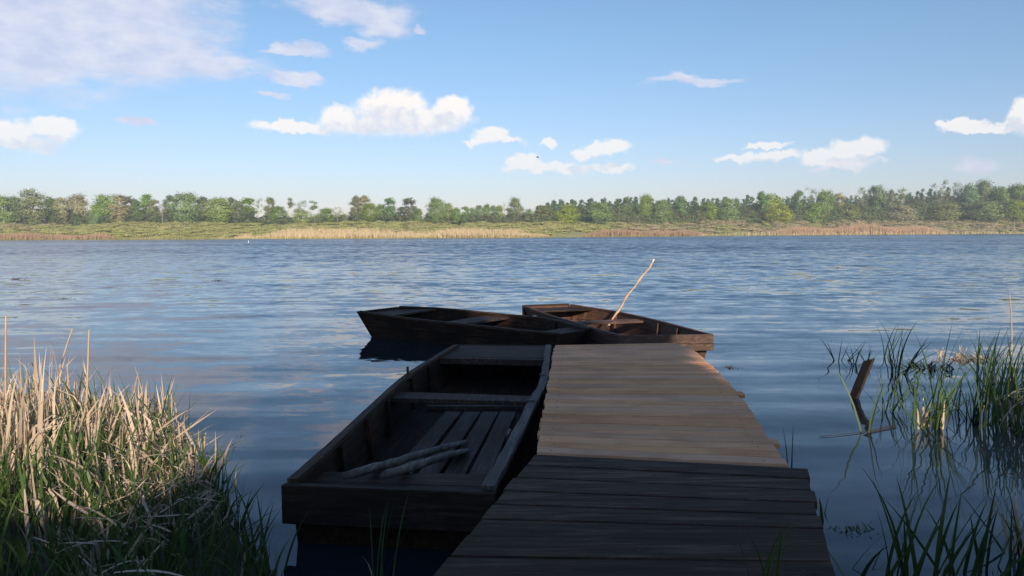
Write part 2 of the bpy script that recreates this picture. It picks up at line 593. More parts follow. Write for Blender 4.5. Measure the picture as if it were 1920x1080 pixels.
def near_bank():
    xs = np.concatenate([np.linspace(-60, -9, 24), np.linspace(-8.5, 8, 100), np.linspace(8.5, 60, 24)])
    ds = [0.4, 0.15, 0, -0.1, -0.25, -0.45, -0.7, -1.0, -1.5, -2.2, -3, -4, -5.5, -8, -12, -20, -32, -45]
    v, f = [], []
    for d in ds:
        for x in xs:
            y = max(bank_edge(x) + d, -58)
            v.append((x, y, max(-0.4, bank_z(x, bank_edge(x) + d))))
    n = len(xs)
    for j in range(len(ds) - 1):
        for i in range(n - 1):
            f.append((j * n + i, (j + 1) * n + i, (j + 1) * n + i + 1, j * n + i + 1))
    tag(mesh_obj('near_bank', v, f, M['mud'], smooth=True), kind='structure')


near_bank()


# ------------------------------------------------------------------ boats
def resample(pts, n):
    """smooth polyline through pts (list of (x,y)) by Catmull-Rom, n samples equally spaced in parameter of chord length"""
    P = np.array(pts, float)
    d = np.concatenate([[0], np.cumsum(np.linalg.norm(np.diff(P, axis=0), axis=1))])
    d /= d[-1]
    out = []
    for t in np.linspace(0, 1, n):
        i = min(int(np.searchsorted(d, t, side='right')) - 1, len(P) - 2)
        u = (t - d[i]) / (d[i + 1] - d[i])
        p1, p2 = P[i], P[i + 1]
        p0 = P[i - 1] if i > 0 else 2 * p1 - p2
        p3 = P[i + 2] if i + 2 < len(P) else 2 * p2 - p1
        out.append(0.5 * ((2 * p1) + (-p0 + p2) * u + (2 * p0 - 5 * p1 + 4 * p2 - p3) * u * u + (-p0 + 3 * p1 - 3 * p2 + p3) * u ** 3))
    return np.array(out)


class Boat:
    """flat-bottomed punt lofted between its two rails (plan curves given stern -> bow)"""
    N = 19

    def __init__(s, name, label, cat, left, right, zr, mats, flare=0.10, rake=(0.03, 0.06), zb=(0.0, -0.12, 0.10), group=None):
        cx = (left[0][0] + right[0][0] + left[-1][0] + right[-1][0]) / 4
        cy = (left[0][1] + right[0][1] + left[-1][1] + right[-1][1]) / 4
        dx = (left[-1][0] + right[-1][0]) - (left[0][0] + right[0][0])
        dy = (left[-1][1] + right[-1][1]) - (left[0][1] + right[0][1])
        s.rz = math.atan2(-dx, dy)
        s.c = (cx, cy)
        s.root = tag(empty(name, (cx, cy, 0), s.rz), label, cat, group)
        s.L = resample([s.loc(p) for p in left], s.N)
        s.Rr = resample([s.loc(p) for p in right], s.N)
        s.zr, s.mats, s.flare, s.rake, s.zb = zr, mats, flare, rake, zb
        s.FL = 0.035
        s.hull()

    def loc(s, p):
        x, y = p[0] - s.c[0], p[1] - s.c[1]
        c, si = math.cos(-s.rz), math.sin(-s.rz)
        return (x * c - y * si, x * si + y * c)

    def rim(s, t):
        return s.zr(t)

    def bot(s, t):
        a, b, c = s.zb
        e0, e1 = max(0, 1 - t / 0.25) ** 2, max(0, (t - 0.72) / 0.28) ** 2
        return b + (a - b) * e0 + (c - b) * e1

    def pt(s, side, t, inset=0.0):
        """rail point at t, moved towards the other rail"""
        arr, oth = (s.L, s.Rr) if side < 0 else (s.Rr, s.L)
        f = t * (s.N - 1)
        i = min(int(f), s.N - 2)
        u = f - i
        a = arr[i] * (1 - u) + arr[i + 1] * u
        b = oth[i] * (1 - u) + oth[i + 1] * u
        d = (b - a) / np.linalg.norm(b - a)
        return a + d * inset

    def wall_inset(s, t, z):
        """how far the inner face of the side has come in at height z"""
        zr, zb = s.rim(t), s.bot(t)
        return 0.03 + s.flare * max(0, min(1, (zr - z) / (zr - zb)))

    def hull(s):
        n = s.N
        rows = []
        th = 0.028
        for i in range(n):
            t = i / (n - 1)
            zr, zb = s.rim(t), s.bot(t)
            sh = s.rake[0] * max(0, 1 - t / 0.12) - s.rake[1] * max(0, (t - 0.86) / 0.14)
            zf = max(s.FL, zb + 0.03)
            kf = s.flare * min(1, (zr - zf) / (zr - zb))
            rk = lambda z: sh * (zr - z) / (zr - zb)
            r = []
            for side in (-1, 1):
                o = s.pt(side, t)
                b = s.pt(side, t, s.flare)
                it = s.pt(side, t, th)
                ib = s.pt(side, t, kf + th)
                e = 0.0
                if i == 0:
                    e = th
                if i == n - 1:
                    e = -th
                r.append([(o[0], o[1], zr), (b[0], b[1] + sh, zb), (it[0], it[1] + e, zr), (ib[0], ib[1] + e + rk(zf), zf)])
            rows.append(r)
        v, f = [], []
        for r in rows:
            v += r[0] + r[1]          # 0..3 left (outer top, outer bottom, inner top, inner bottom) 4..7 right
        q = lambda i, k: i * 8 + k
        for i in range(n - 1):
            j = i + 1
            f += [(q(i, 0), q(j, 0), q(j, 1), q(i, 1)), (q(i, 1), q(j, 1), q(j, 5), q(i, 5)), (q(i, 5), q(j, 5), q(j, 4), q(i, 4)),
                  (q(i, 4), q(j, 4), q(j, 6), q(i, 6)), (q(i, 6), q(j, 6), q(j, 7), q(i, 7)), (q(i, 7), q(j, 7), q(j, 3), q(i, 3)),
                  (q(i, 3), q(j, 3), q(j, 2), q(i, 2)), (q(i, 2), q(j, 2), q(j, 0), q(i, 0))]
        for i, flip in ((0, 1), (n - 1, 0)):
            for quad in ((q(i, 0), q(i, 1), q(i, 5), q(i, 4)), (q(i, 2), q(i, 6), q(i, 7), q(i, 3)), (q(i, 0), q(i, 4), q(i, 6), q(i, 2))):
                f.append(quad if not flip else quad[::-1])
        mesh_obj('hull', v, f, s.mats['hull'], s.root)

    def rail_strip(s, side, mat, w=0.065, h=0.03, proud=0.018, t0=0.0, t1=1.0, wob=0.0, seed=1):
        rnd = random.Random(seed)
        n = 28
        v, f = [], []
        for i in range(n):
            t = t0 + (t1 - t0) * i / (n - 1)
            j = rnd.uniform(-wob, wob)
            a = s.pt(side, t, -proud + j)
            b = s.pt(side, t, w - proud + j + rnd.uniform(-wob, wob))
            z = s.rim(t) + 0.003
            k = rnd.uniform(-wob, wob) * 0.5
            v += [(a[0], a[1], z - 0.012), (b[0], b[1], z), (b[0], b[1], z + h + k), (a[0], a[1], z + h + k)]
        for i in range(n - 1):
            for k in range(4):
                k2 = (k + 1) % 4
                f.append((i * 4 + k, i * 4 + k2, i * 4 + 4 + k2, i * 4 + 4 + k))
        f += [(3, 2, 1, 0), tuple((n - 1) * 4 + k for k in range(4))]
        return mesh_obj('gunwale', v, f, mat, s.root)

    def cross(s, name, t0, t1, ztop, th, mat, planks=1, gap=0.008, sag=0.0, bevel=0.004):
        """boards laid across the boat between t0 and t1"""
        m = MB()
        for k in range(planks):
            a = t0 + (t1 - t0) * k / planks
            b = t0 + (t1 - t0) * (k + 1) / planks
            ln = abs(s.L[-1][1] - s.L[0][1])
            b -= gap / ln
            ia, ib = s.wall_inset(a, ztop) + 0.004, s.wall_inset(b, ztop) + 0.004
            p = [s.pt(-1, a, ia), s.pt(1, a, ia), s.pt(1, b, ib), s.pt(-1, b, ib)]
            dz = sag * (k % 2)
            m.slab(p, ztop - th - dz, ztop - dz)
        return m.build(name, mat, s.root, bevel=bevel)

    def ribs(s, ts, mat, w=0.05, d=0.035):
        for t in ts:
            for side in (-1, 1):
                zt, z0 = s.rim(t) - 0.01, max(s.FL, s.bot(t) + 0.03) + 0.002
                ln = abs(s.L[-1][1] - s.L[0][1])
                h = w / 2 / ln
                lo = [s.pt(side, t - h, s.wall_inset(t, z0) + 0.001), s.pt(side, t + h, s.wall_inset(t, z0) + 0.001),
                      s.pt(side, t + h, s.wall_inset(t, z0) + d), s.pt(side, t - h, s.wall_inset(t, z0) + d)]
                hi = [s.pt(side, t - h, 0.031), s.pt(side, t + h, 0.031), s.pt(side, t + h, 0.03 + d), s.pt(side, t - h, 0.03 + d)]
                m = MB()
                a, b = [(p[0], p[1], z0) for p in lo], [(p[0], p[1], zt) for p in hi]
                if side > 0:
                    a, b = a[::-1], b[::-1]
                m.hexa(a, b)
                m.build('rib', mat, s.root)

    def end_plate(s, t, z0, z1, th, wide, mat, name='transom', out=1):
        a, b = s.pt(-1, t, -wide), s.pt(1, t, -wide)
        y = (b - a) / np.linalg.norm(b - a)
        nn = np.array([y[1], -y[0]]) * (1 if t < 0.5 else -1)
        a0, b0 = a + nn * 0.004, b + nn * 0.004
        a1, b1 = a + nn * th, b + nn * th
        m = MB()
        pts = [a1, b1, b0, a0] if t < 0.5 else [a0, b0, b1, a1]
        m.slab(pts, z0, z1)
        return m.build(name, mat, s.root, bevel=0.006)


P2 = lambda px, py, z: tuple(at(px, py, z))[:2]

# --- the punt alongside the jetty
ZR = 0.36
nb = Boat('rowing_boat', 'dark tarred punt moored along the left side of the jetty, two oars lying inside', 'boat',
          [P2(545, 908, ZR), P2(636, 826, ZR), P2(756, 713, ZR), P2(820, 672, ZR), P2(862, 649, ZR)],
          [P2(921, 922, ZR), P2(964, 836, ZR), P2(1001, 762, ZR), P2(1022, 714, ZR), P2(1031, 650, ZR)],
          lambda t: ZR + 0.02 * max(0, (t - 0.7) / 0.3), {'hull': M['tar']}, flare=0.035, rake=(0.02, 0.1), zb=(-0.08, -0.12, 0.02),
          group='flat-bottomed boats at the jetty')
nb.rail_strip(-1, M['rail_dark'], 0.06, 0.03, 0.02, 0, 0.96, 0.002, 3)
nb.rail_strip(1, M['rail'], 0.072, 0.03, 0.022, -0.0, 0.97, 0.005, 5)
nb.end_plate(0.0, 0.14, ZR + 0.012, 0.06, 0.035, M['tar_x'])
nb.cross('stern_seat', 0.012, 0.105, 0.285, 0.035, M['tar_x'], 2)
nb.cross('thwart', 0.455, 0.525, 0.325, 0.04, M['rail_dark'], 2, 0.012, 0.02)
nb.cross('bow_deck', 0.83, 0.995, 0.375, 0.03, M['tar_x'], 3, 0.004)
nb.cross('deck_beam', 0.812, 0.83, 0.372, 0.07, M['rail_dark'], 1)
nb.ribs([0.16, 0.30, 0.42, 0.60, 0.72], M['tar'])


def floor_slats():
    ln = nb.L[-1][1] - nb.L[0][1]
    y0 = nb.L[0][1]
    for k in range(4):
        b = nb.loc(at((850, 886, 920, 953)[k], 772, 0.07))
        a = (b[0] - 0.02 * (1.5 - k), nb.L[0][1] + 0.12)
        d = Vector((b[0] - a[0], b[1] - a[1])).normalized()
        n = Vector((-d[1], d[0])) * 0.077
        m = MB()
        m.slab([(a[0] + n[0], a[1] + n[1]), (a[0] - n[0], a[1] - n[1]), (b[0] - n[0], b[1] - n[1]), (b[0] + n[0], b[1] + n[1])], 0.05, 0.072)
        m.build('floor_slat', M['slat'], nb.root, bevel=0.003)
    a, b = nb.loc(at(800, 768, 0.05)), nb.loc(at(985, 768, 0.05))
    m = MB()
    m.slab([(a[0], a[1]), (b[0], b[1]), (b[0], b[1] + 0.06), (a[0], a[1] + 0.06)], 0.036, 0.085)
    m.build('floor_beam', M['slat'], nb.root, bevel=0.003)


floor_slats()
# thole pin on the left rail, iron plate on the right rail
q = nb.pt(-1, 0.60, 0.01)
m = MB(); m.tube([(q[0], q[1], 0.37), (q[0] - 0.004, q[1], 0.47)], 0.014, 8); m.build('thole_pin', M['iron'], nb.root)
q = nb.pt(1, 0.22, 0.075)
m = MB(); m.box((q[0], q[1], 0.345), (0.02, 0.16, 0.10)); m.build('rowlock_block', M['rail'], nb.root, bevel=0.004)
for tt in (0.62, 0.40):
    q = nb.pt(1, tt, 0.03)
    m = MB(); m.box((q[0], q[1], 0.4), (0.07, 0.03, 0.006)); m.build('iron_strap', M['iron'], nb.root)


def oar(label, a, tip, seed):
    """pole-like oar: thick round grip end, long blade narrowing to the tip"""
    rnd = random.Random(seed)
    root = tag(empty('oar', tuple(a)), label, 'oar', 'oars in the near punt')
    d = Vector(tip) - Vector(a)
    n = 13
    pts, rad, sq = [], [], []
    for i in range(n):
        u = i / (n - 1) * 0.74
        pts.append(d * u + Vector((rnd.uniform(-1, 1), 0, rnd.uniform(-1, 1))) * 0.004)
        rad.append((0.022 if i == 0 else 0.030) - 0.004 * u + rnd.uniform(-0.0015, 0.0015))
    m = MB(); m.tube(pts, rad, 12); m.build('shaft', M['oar'], root, smooth=True)
    pts, rad, sq = [], [], []
    for u, w, h in ((0.70, 0.9, 0.9), (0.76, 1.3, 0.75), (0.84, 1.75, 0.5), (0.92, 1.5, 0.42), (0.97, 0.9, 0.35), (1.0, 0.25, 0.25)):
        pts.append(d * u); rad.append(0.032); sq.append((w, h))
    m = MB(); m.tube(pts, rad, 12, sq); m.build('blade', M['oar'], root, smooth=True)
    return root


def oar_pts(n_, tip):
    return at(*n_, 0.375), at(*tip, 0.095)


a, b = oar_pts((648, 893), (876, 826))
oar('longer grey pole-like oar, the one farther from the jetty, lying across the punt stern', a, b, 1)
a, b = oar_pts((717, 893), (878, 842))
oar('shorter grey pole-like oar, the one nearer the jetty, lying across the punt stern', a, b, 2)

# --- punt lying broadside beyond the jetty
ZB = 0.36
b2 = Boat('rowing_boat', 'blackish wooden punt lying broadside on the water beyond the jetty, blunt bow to the left', 'boat',
          [P2(1105, 618, ZB), P2(1010, 597, ZB), P2(842, 583.5, ZB), P2(742, 575.5, ZB + 0.08)],
          [P2(1045, 627, ZB), P2(1000, 623.5, ZB), P2(850, 608, ZB), P2(668, 584, ZB + 0.08)],
          lambda t: ZB + 0.08 * max(0, (t - 0.45) / 0.55) ** 2, {'hull': M['tar']}, flare=0.10, rake=(0.05, 0.34), zb=(-0.05, -0.12, -0.06),
          group='flat-bottomed boats at the jetty')
for sd in (-1, 1):
    b2.rail_strip(sd, M['rail_dark'], 0.055, 0.022, 0.014, 0, 0.98, 0.002, 7 + sd)
b2.cross('bow_deck', 0.83, 0.99, 0.40, 0.03, M['rail_dark'], 3, 0.006)
b2.cross('thwart', 0.50, 0.60, 0.335, 0.035, M['rail_dark'], 2, 0.01)
b2.cross('stern_seat', 0.03, 0.14, 0.33, 0.035, M['rail_dark'], 2, 0.01)
b2.ribs([0.25, 0.42, 0.70], M['tar'])

# --- reddish punt with the stick, partly behind the jetty end
ZC = 0.36
b3 = Boat('rowing_boat', 'reddish brown wooden punt pointing away behind the jetty end, a pale stick standing in it', 'boat',
          [P2(1163, 632, ZC), P2(1118, 620, ZC), P2(1062, 603, ZC), P2(982, 575, ZC + 0.07)],
          [P2(1334, 630, ZC), P2(1228, 602, ZC), P2(1158, 588, ZC), P2(1066, 572, ZC + 0.07)],
          lambda t: ZC + 0.07 * max(0, (t - 0.5) / 0.5) ** 2, {'hull': M['brown']}, flare=0.05, rake=(0.10, 0.25), zb=(-0.02, -0.12, 0.08),
          group='flat-bottomed boats at the jetty')
for sd in (-1, 1):
    b3.rail_strip(sd, M['brown'], 0.055, 0.024, 0.014, 0, 0.98, 0.002, 17 + sd)
b3.end_plate(0.0, 0.16, ZC + 0.028, 0.05, 0.02, M['brown_x'])
b3.end_plate(1.0, 0.24, ZC + 0.10, 0.04, 0.02, M['tar_x'])
b3.cross('bow_deck', 0.86, 0.985, 0.40, 0.03, M['tar_x'], 2, 0.006)
b3.cross('thwart', 0.50, 0.57, 0.335, 0.04, M['brown_x'], 2, 0.01)
b3.cross('stern_seat', 0.02, 0.10, 0.30, 0.035, M['brown_x'], 2, 0.01)
b3.ribs([0.22, 0.38, 0.72], M['brown'])
# iron hasp on the bow
q = b3.pt(-1, 0.86, -0.012)
m = MB(); m.box((q[0], q[1], 0.30), (0.012, 0.14, 0.05)); m.build('hasp', M['metal'], b3.root)


def stick():
    p0, p1 = at_y(1152, 592, 13.9), at_y(1226.5, 486, 13.9)
    d = p1 - p0
    s0 = p0 - d * 0.27
    s0.z = max(s0.z, 0.05)
    root = tag(empty('stick', tuple(s0)), 'pale peeled crooked stick standing upright in the reddish punt', 'stick')
    rnd = random.Random(4)
    n = 22
    pts, rad = [], []
    full = p1 - s0
    side = Vector((0.8, 0, -0.6))
    for i in range(n):
        u = i / (n - 1)
        w = 0.012 * math.sin(u * 9.0) + 0.008 * math.sin(u * 23)
        pts.append(full * u + side * w)
        rad.append(0.019 - 0.005 * u + (0.008 if i in (6, 10, 15) else 0) + rnd.uniform(-0.001, 0.001))
    m = MB(); m.tube(pts[:-1], rad[:-1], 8); m.build('shaft', M['stick'], root, smooth=True)
    m = MB(); m.tube([pts[-2], pts[-1]], [rad[-2] * 1.12, rad[-1] * 1.1], 8); m.build('tip', M['cut'], root, smooth=True)


stick()


# ------------------------------------------------------------------ jetty
def nail_faces(o, nf):
    o.data.materials.append(M['iron'])
    for p in o.data.polygons[nf:]:
        p.material_index = 1


def jetty():
    ZD = 0.40
    rnd = random.Random(11)
    root = tag(empty('jetty', (0.9, 6.5, 0)), 'wooden plank jetty running out into the lake, pale boards beyond dark old boards', 'jetty')
    o = Vector((0.9, 6.5, 0))

    def lerp(a, b, t):
        return (a[0] + (b[0] - a[0]) * t - o.x, a[1] + (b[1] - a[1]) * t - o.y)
    # pale boards
    A0, A1 = P2(1004, 848, ZD), P2(1040, 647, ZD)
    B0, B1 = P2(1474, 871, ZD), P2(1284, 643, ZD)
    BM = P2(1412, 782, ZD)
    m = MB()
    nails = []
    n = 36
    ed = [0.0]
    for i in range(n):
        ed.append(ed[-1] + rnd.uniform(0.85, 1.15))
    ed = [e / ed[-1] for e in ed]

    def right(t):
        u = (1 - t) * (1 - t)
        a = lerp(B0, B1, t)
        bulge = 0.10 * math.sin(math.pi * min(1, t)) - 0.13 * max(0, (t - 0.88) / 0.12) ** 2
        return (a[0] + bulge, a[1])
    for i in range(n):
        t0, t1 = ed[i], ed[i + 1] - 0.0020
        jl, jr = rnd.uniform(-0.010, 0.010), rnd.uniform(-0.012, 0.012)
        if i in (3, 14):
            jr += 0.05
        l0, l1, r0, r1 = lerp(A0, A1, t0), lerp(A0, A1, t1), right(t0), right(t1)
        dz = rnd.uniform(-0.003, 0.003)
        sk = rnd.uniform(-0.004, 0.004)
        for q, e in ((0.07, 1), (0.93, 1)):
            nails.append((l0[0] + (r0[0] - l0[0]) * q + rnd.uniform(-.015, .015), (l0[1] + l1[1]) / 2 * (1 - q) + (r0[1] + r1[1]) / 2 * q + rnd.uniform(-.02, .02), ZD + dz))
        m.slab([(l0[0] + jl, l0[1] + sk), (r0[0] + jr, r0[1] - sk), (r1[0] + jr, r1[1] - sk), (l1[0] + jl, l1[1] + sk)], ZD - 0.032 + dz, ZD + dz)
    nf = len(m.f)
    for (x, y, z) in nails:
        m.box((x, y, z), (0.009, 0.009, 0.004))
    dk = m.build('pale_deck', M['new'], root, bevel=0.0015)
    nail_faces(dk, nf)
    # old boards, running back to the bank
    C0, C1 = P2(800, 1098, ZD), P2(1003, 849.5, ZD)
    D0, D1 = P2(1574, 1100, ZD), P2(1511, 876, ZD)
    m = MB()
    nails = []
    step = 0.205 / (Vector(D1) - Vector(D0)).length
    t = 1.0
    i = 0
    while t > -1.15:
        k = step * rnd.uniform(0.88, 1.1)
        t1, t0 = t - 0.0105, t - k
        jl, jr = rnd.uniform(-0.014, 0.014), rnd.uniform(-0.013, 0.013)
        l0, l1, r0, r1 = lerp(C0, C1, t0), lerp(C0, C1, t1), lerp(D0, D1, t0), lerp(D0, D1, t1)
        dz = rnd.uniform(-0.006, 0.004) - 0.004
        for q in (0.07, 0.075, 0.5, 0.93, 0.935):
            f_ = rnd.uniform(0.2, 0.8)
            nails.append((l0[0] + (r0[0] - l0[0]) * q + rnd.uniform(-.02, .02), (l0[1] * (1 - f_) + l1[1] * f_) * (1 - q) + (r0[1] * (1 - f_) + r1[1] * f_) * q, ZD + dz))
        m.slab([(l0[0] + jl, l0[1]), (r0[0] + jr, r0[1]), (r1[0] + jr, r1[1]), (l1[0] + jl, l1[1])], ZD - 0.045 + dz, ZD + dz)
        t -= k
        i += 1
    nf = len(m.f)
    for (x, y, z) in nails:
        m.box((x, y, z), (0.012, 0.012, 0.005))
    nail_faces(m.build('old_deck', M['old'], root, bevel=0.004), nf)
    # bearers and posts
    for u in (0.06, 0.94):
        m = MB()
        a = lerp(lerp2(A0, B0, u), lerp2(A1, B1, u), 0.0)
        b = lerp(lerp2(A0, B0, u), lerp2(A1, B1, u), 0.97)
        d = Vector((b[0] - a[0], b[1] - a[1])).normalized()
        nn = (d[1] * 0.05, -d[0] * 0.05)
        m.slab([(a[0] - nn[0], a[1] - nn[1]), (a[0] + nn[0], a[1] + nn[1]), (b[0] + nn[0], b[1] + nn[1]), (b[0] - nn[0], b[1] - nn[1])], ZD - 0.18, ZD - 0.042)
        m.build('bearer', M['post'], root)
        for v in (0.03, 0.35, 0.68, 0.95):
            p = lerp(lerp2(A0, B0, u), lerp2(A1, B1, u), v)
            sx = -0.0
            m = MB(); m.tube([(p[0] + sx, p[1], -0.7), (p[0] + sx, p[1], ZD - 0.19)], [0.065, 0.06], 10); m.build('post', M['post'], root, smooth=True)
        m = MB()
        a = lerp(lerp2(C0, D0, u), lerp2(C1, D1, u), -0.9)
        b = lerp(lerp2(C0, D0, u), lerp2(C1, D1, u), 0.97)
        d = Vector((b[0] - a[0], b[1] - a[1])).normalized()
        nn = (d[1] * 0.05, -d[0] * 0.05)
        m.slab([(a[0] - nn[0], a[1] - nn[1]), (a[0] + nn[0], a[1] + nn[1]), (b[0] + nn[0], b[1] + nn[1]), (b[0] - nn[0], b[1] - nn[1])], ZD - 0.2, ZD - 0.062)
        m.build('bearer', M['post'], root)
        for v in (0.1, 0.9):
            p = lerp(lerp2(C0, D0, u), lerp2(C1, D1, u), v)
            m = MB(); m.tube([(p[0], p[1], -0.7), (p[0], p[1], ZD - 0.21)], [0.065, 0.06], 10); m.build('post', M['post'], root, smooth=True)


def lerp2(a, b, t):
    return (a[0] + (b[0] - a[0]) * t, a[1] + (b[1] - a[1]) * t)


jetty()


# leaning stub of an old post
def stub():
    p0 = at(1601, 745, 0)
    top = at_y(1629, 676, p0.y)
    root = tag(empty('post_stub', tuple(p0)), 'broken brown board stub leaning to the right out of the water by the reeds', 'post')
    d = (top - p0)
    ax = d.normalized()
    sx = Vector((0.32, -0.95, -0.1)).normalized()
    sx = (sx - ax * sx.dot(ax)).normalized()
    sy = ax.cross(sx)
    m = MB()
    def ring(c, a, b):
        return [tuple(c - sx * a - sy * b), tuple(c + sx * a - sy * b), tuple(c + sx * a + sy * b), tuple(c - sx * a + sy * b)]
    lo = ring(-d * 0.5, 0.055, 0.016)
    hi = ring(d * 1.0, 0.058, 0.016)
    hi = [tuple(Vector(h) + ax * k) for h, k in zip(hi, (-0.03, 0.03, 0.05, -0.01))]
    m.hexa(lo, hi)
    m.build('board', M['stub'], root, bevel=0.004)
    for k in (0.35, 0.7):
        c = d * k + sx * 0.056
        m = MB(); m.tube([c - sx * 0.004, c + sx * 0.004], 0.006, 6); m.build('nail', M['iron'], root)


stub()


# ------------------------------------------------------------------ blades (reeds, grass)
def blades(base, h, az, th0, bend, width, rng, seg=6, kink=None, taper=0.15, pw=1.5, face=None):
    """vectorised leaf strips. angles from the vertical grow from th0 by bend along the blade; kink = (fraction, extra angle)"""
    N = len(base)
    s = np.linspace(0, 1, seg + 1)
    ds = 1.0 / seg
    th = th0[:, None] + bend[:, None] * s[None, :] ** pw
    if kink is not None:
        th = th + np.where(s[None, :] > kink[0][:, None], kink[1][:, None], 0)
    thm = (th[:, 1:] + th[:, :-1]) / 2
    r = np.concatenate([np.zeros((N, 1)), np.cumsum(np.sin(thm) * ds, axis=1)], 1) * h[:, None]
    z = np.concatenate([np.zeros((N, 1)), np.cumsum(np.cos(thm) * ds, axis=1)], 1) * h[:, None]
    P = np.stack([base[:, 0:1] + r * np.cos(az)[:, None], base[:, 1:2] + r * np.sin(az)[:, None], base[:, 2:3] + z], -1)
    fa = face if face is not None else rng.uniform(0, math.pi, N)
    side = np.stack([np.cos(fa), np.sin(fa), np.zeros(N)], -1)[:, None, :]
    wprof = np.minimum(1.0, 0.7 + s * 1.5) * np.clip((1 - s) / 0.55, 0, 1) ** 0.7
    wprof = np.maximum(wprof, taper * (1 - s) + 0.04)
    wv = (width[:, None] * wprof[None, :] / 2)[..., None]
    V = np.stack([P - side * wv, P + side * wv], 2).reshape(-1, 3)
    k = (seg + 1) * 2
    i = np.arange(seg)
    F = np.stack([2 * i, 2 * i + 1, 2 * i + 3, 2 * i + 2], -1)
    F = (F[None] + (np.arange(N) * k)[:, None, None]).reshape(-1, 4)
    return V, F


def merge(parts):
    Vs, Fs, Ms, n = [], [], [], 0
    for V, F, mi in parts:
        Vs.append(V); Fs.append(F + n); Ms.append(np.full(len(F), mi)); n += len(V)
    return np.concatenate(Vs), np.concatenate(Fs), np.concatenate(Ms)


def U(rng, a, b, n):
    return rng.uniform(a, b, n)


def left_reeds():
    rng = np.random.default_rng(5)

    def scatter(n, px0, px1, d0, d1):
        out = []
        while len(out) < n:
            x = rng.uniform(px0, px1)
            d = rng.uniform(d0, d1)
            y = bank_edge(x) - d
            if y < 2.2:
                continue
            out.append((x, y, bank_z(x, y) - 0.02))
        return np.array(out)
    # dry cattail stalks in tufts: upright and broken, a wide belt at the water's edge
    T = scatter(190, -8.0, -1.95, 0.05, 2.2)
    k = rng.integers(6, 18, len(T))
    idx = np.repeat(np.arange(len(T)), k)
    B = T[idx] + np.stack([rng.normal(0, 0.10, len(idx)), rng.normal(0, 0.10, len(idx)), np.zeros(len(idx))], -1)
    taz, tth, thh = U(rng, 0, 6.28, len(T))[idx], np.abs(rng.normal(0, 0.12, len(T)))[idx], (rng.gamma(8, 0.066, len(T)).clip(0.2, 0.85))[idx]
    S0 = scatter(900, -8.0, -1.95, 0.0, 2.3)
    B = np.concatenate([B, S0])
    n = len(B)
    taz = np.concatenate([taz, U(rng, 0, 6.28, len(S0))])
    tth = np.concatenate([tth, np.abs(rng.normal(0, 0.15, len(S0)))])
    thh = np.concatenate([thh, rng.gamma(7, 0.066, len(S0)).clip(0.15, 0.85)])
    edge = np.clip((-B[:, 0] - 2.0) / 1.2, 0.35, 1)
    hh = thh * U(rng, 0.6, 1.15, n) * edge
    up = blades(B, hh, taz + rng.normal(0, 0.5, n), tth + rng.normal(0, 0.05, n), U(rng, 0, 0.35, n), U(rng, 0.013, 0.030, n), rng,
                kink=(U(rng, 0.35, 1.5, n), U(rng, 0.4, 2.3, n)), taper=0.75)
    B2 = scatter(1500, -8.0, -1.75, 0.0, 1.7)
    n = len(B2)
    B2[:, 2] += U(rng, 0.02, 0.26, n)
    low = blades(B2, U(rng, 0.15, 0.45, n), U(rng, 0, 6.28, n), U(rng, 0.7, 1.5, n), U(rng, -0.2, 0.8, n), U(rng, 0.012, 0.026, n), rng, taper=0.5,
                 kink=(U(rng, 0.3, 1.6, n), U(rng, -1.2, 1.2, n)))
    V, F, mi = merge([(*up, 0), (*low, 0)])
    o = link(bpy.data.objects.new('dry_reeds', quad_mesh('dry_reeds', V, F, [M['dry']])))
    tag(o, 'pale dry broken reed stalks on the left bank', 'reeds', kind='stuff')
    # green cattail blades among and in front
    B = scatter(800, -8.0, -1.4, -0.12, 2.8)
    n = len(B)
    edge = np.clip((-B[:, 0] - 1.3) / 1.5, 0.35, 1)
    g1 = blades(B, U(rng, 0.25, 0.72, n) * edge, U(rng, 0, 6.28, n), np.abs(rng.normal(0, 0.12, n)), U(rng, 0.0, 0.8, n), U(rng, 0.012, 0.023, n), rng)
    V, F, mi = merge([(*g1, 0)])
    o = link(bpy.data.objects.new('green_reeds', quad_mesh('green_reeds', V, F, [M['blade']])))
    tag(o, 'fresh green reed blades on the left bank', 'reeds', kind='stuff')
    # grass in front, near the camera
    B = scatter(5600, -6.0, -0.75, -0.06, 4.6)
    k = np.array([rng.uniform() < min(1.0, 0.08 + max(0, b[0] + 2.6) * 0.7 + (bank_edge(b[0]) - b[1]) / 1.6) for b in B])
    B = B[k]
    n = len(B)
    edge = np.clip((-B[:, 0] - 0.5) / 1.2, 0.5, 1)
    g2 = blades(B, U(rng, 0.2, 0.55, n) * edge, U(rng, 0, 6.28, n), np.abs(rng.normal(0, 0.2, n)), U(rng, 0.2, 1.6, n), U(rng, 0.007, 0.018, n), rng, seg=6)
    V, F, mi = merge([(*g2, 0)])
    o = link(bpy.data.objects.new('grass', quad_mesh('grass', V, F, [M['grass']])))
    tag(o, 'green grass and sedge on the near bank at left', 'grass', kind='stuff')


left_reeds()


def stalk(label, base, tip, width, mat, bend=0.0, group=None, seed=0):
    """one single tall dry stalk: thin round stem with a ragged end"""
    d = Vector(tip) - Vector(base)
    n = 9
    pts = [d * (i / (n - 1)) + Vector((bend * math.sin(i / (n - 1) * math.pi), 0, 0)) for i in range(n)]
    m = MB(); m.tube(pts, [width / 2 * (1 - 0.45 * i / (n - 1)) for i in range(n)], 6)
    o = m.build('reed_stalk', mat, None, smooth=True)
    o.location = base
    return tag(o, label, 'reed', group)


def bank_stalk(label, px, py0, tx, ty, w=0.02, bend=0.0):
    b = at(px, py0, 0.05)
    b.z = bank_z(b.x, b.y)
    stalk(label, b, at_y(tx, ty, b.y), w, M['dry'], bend)


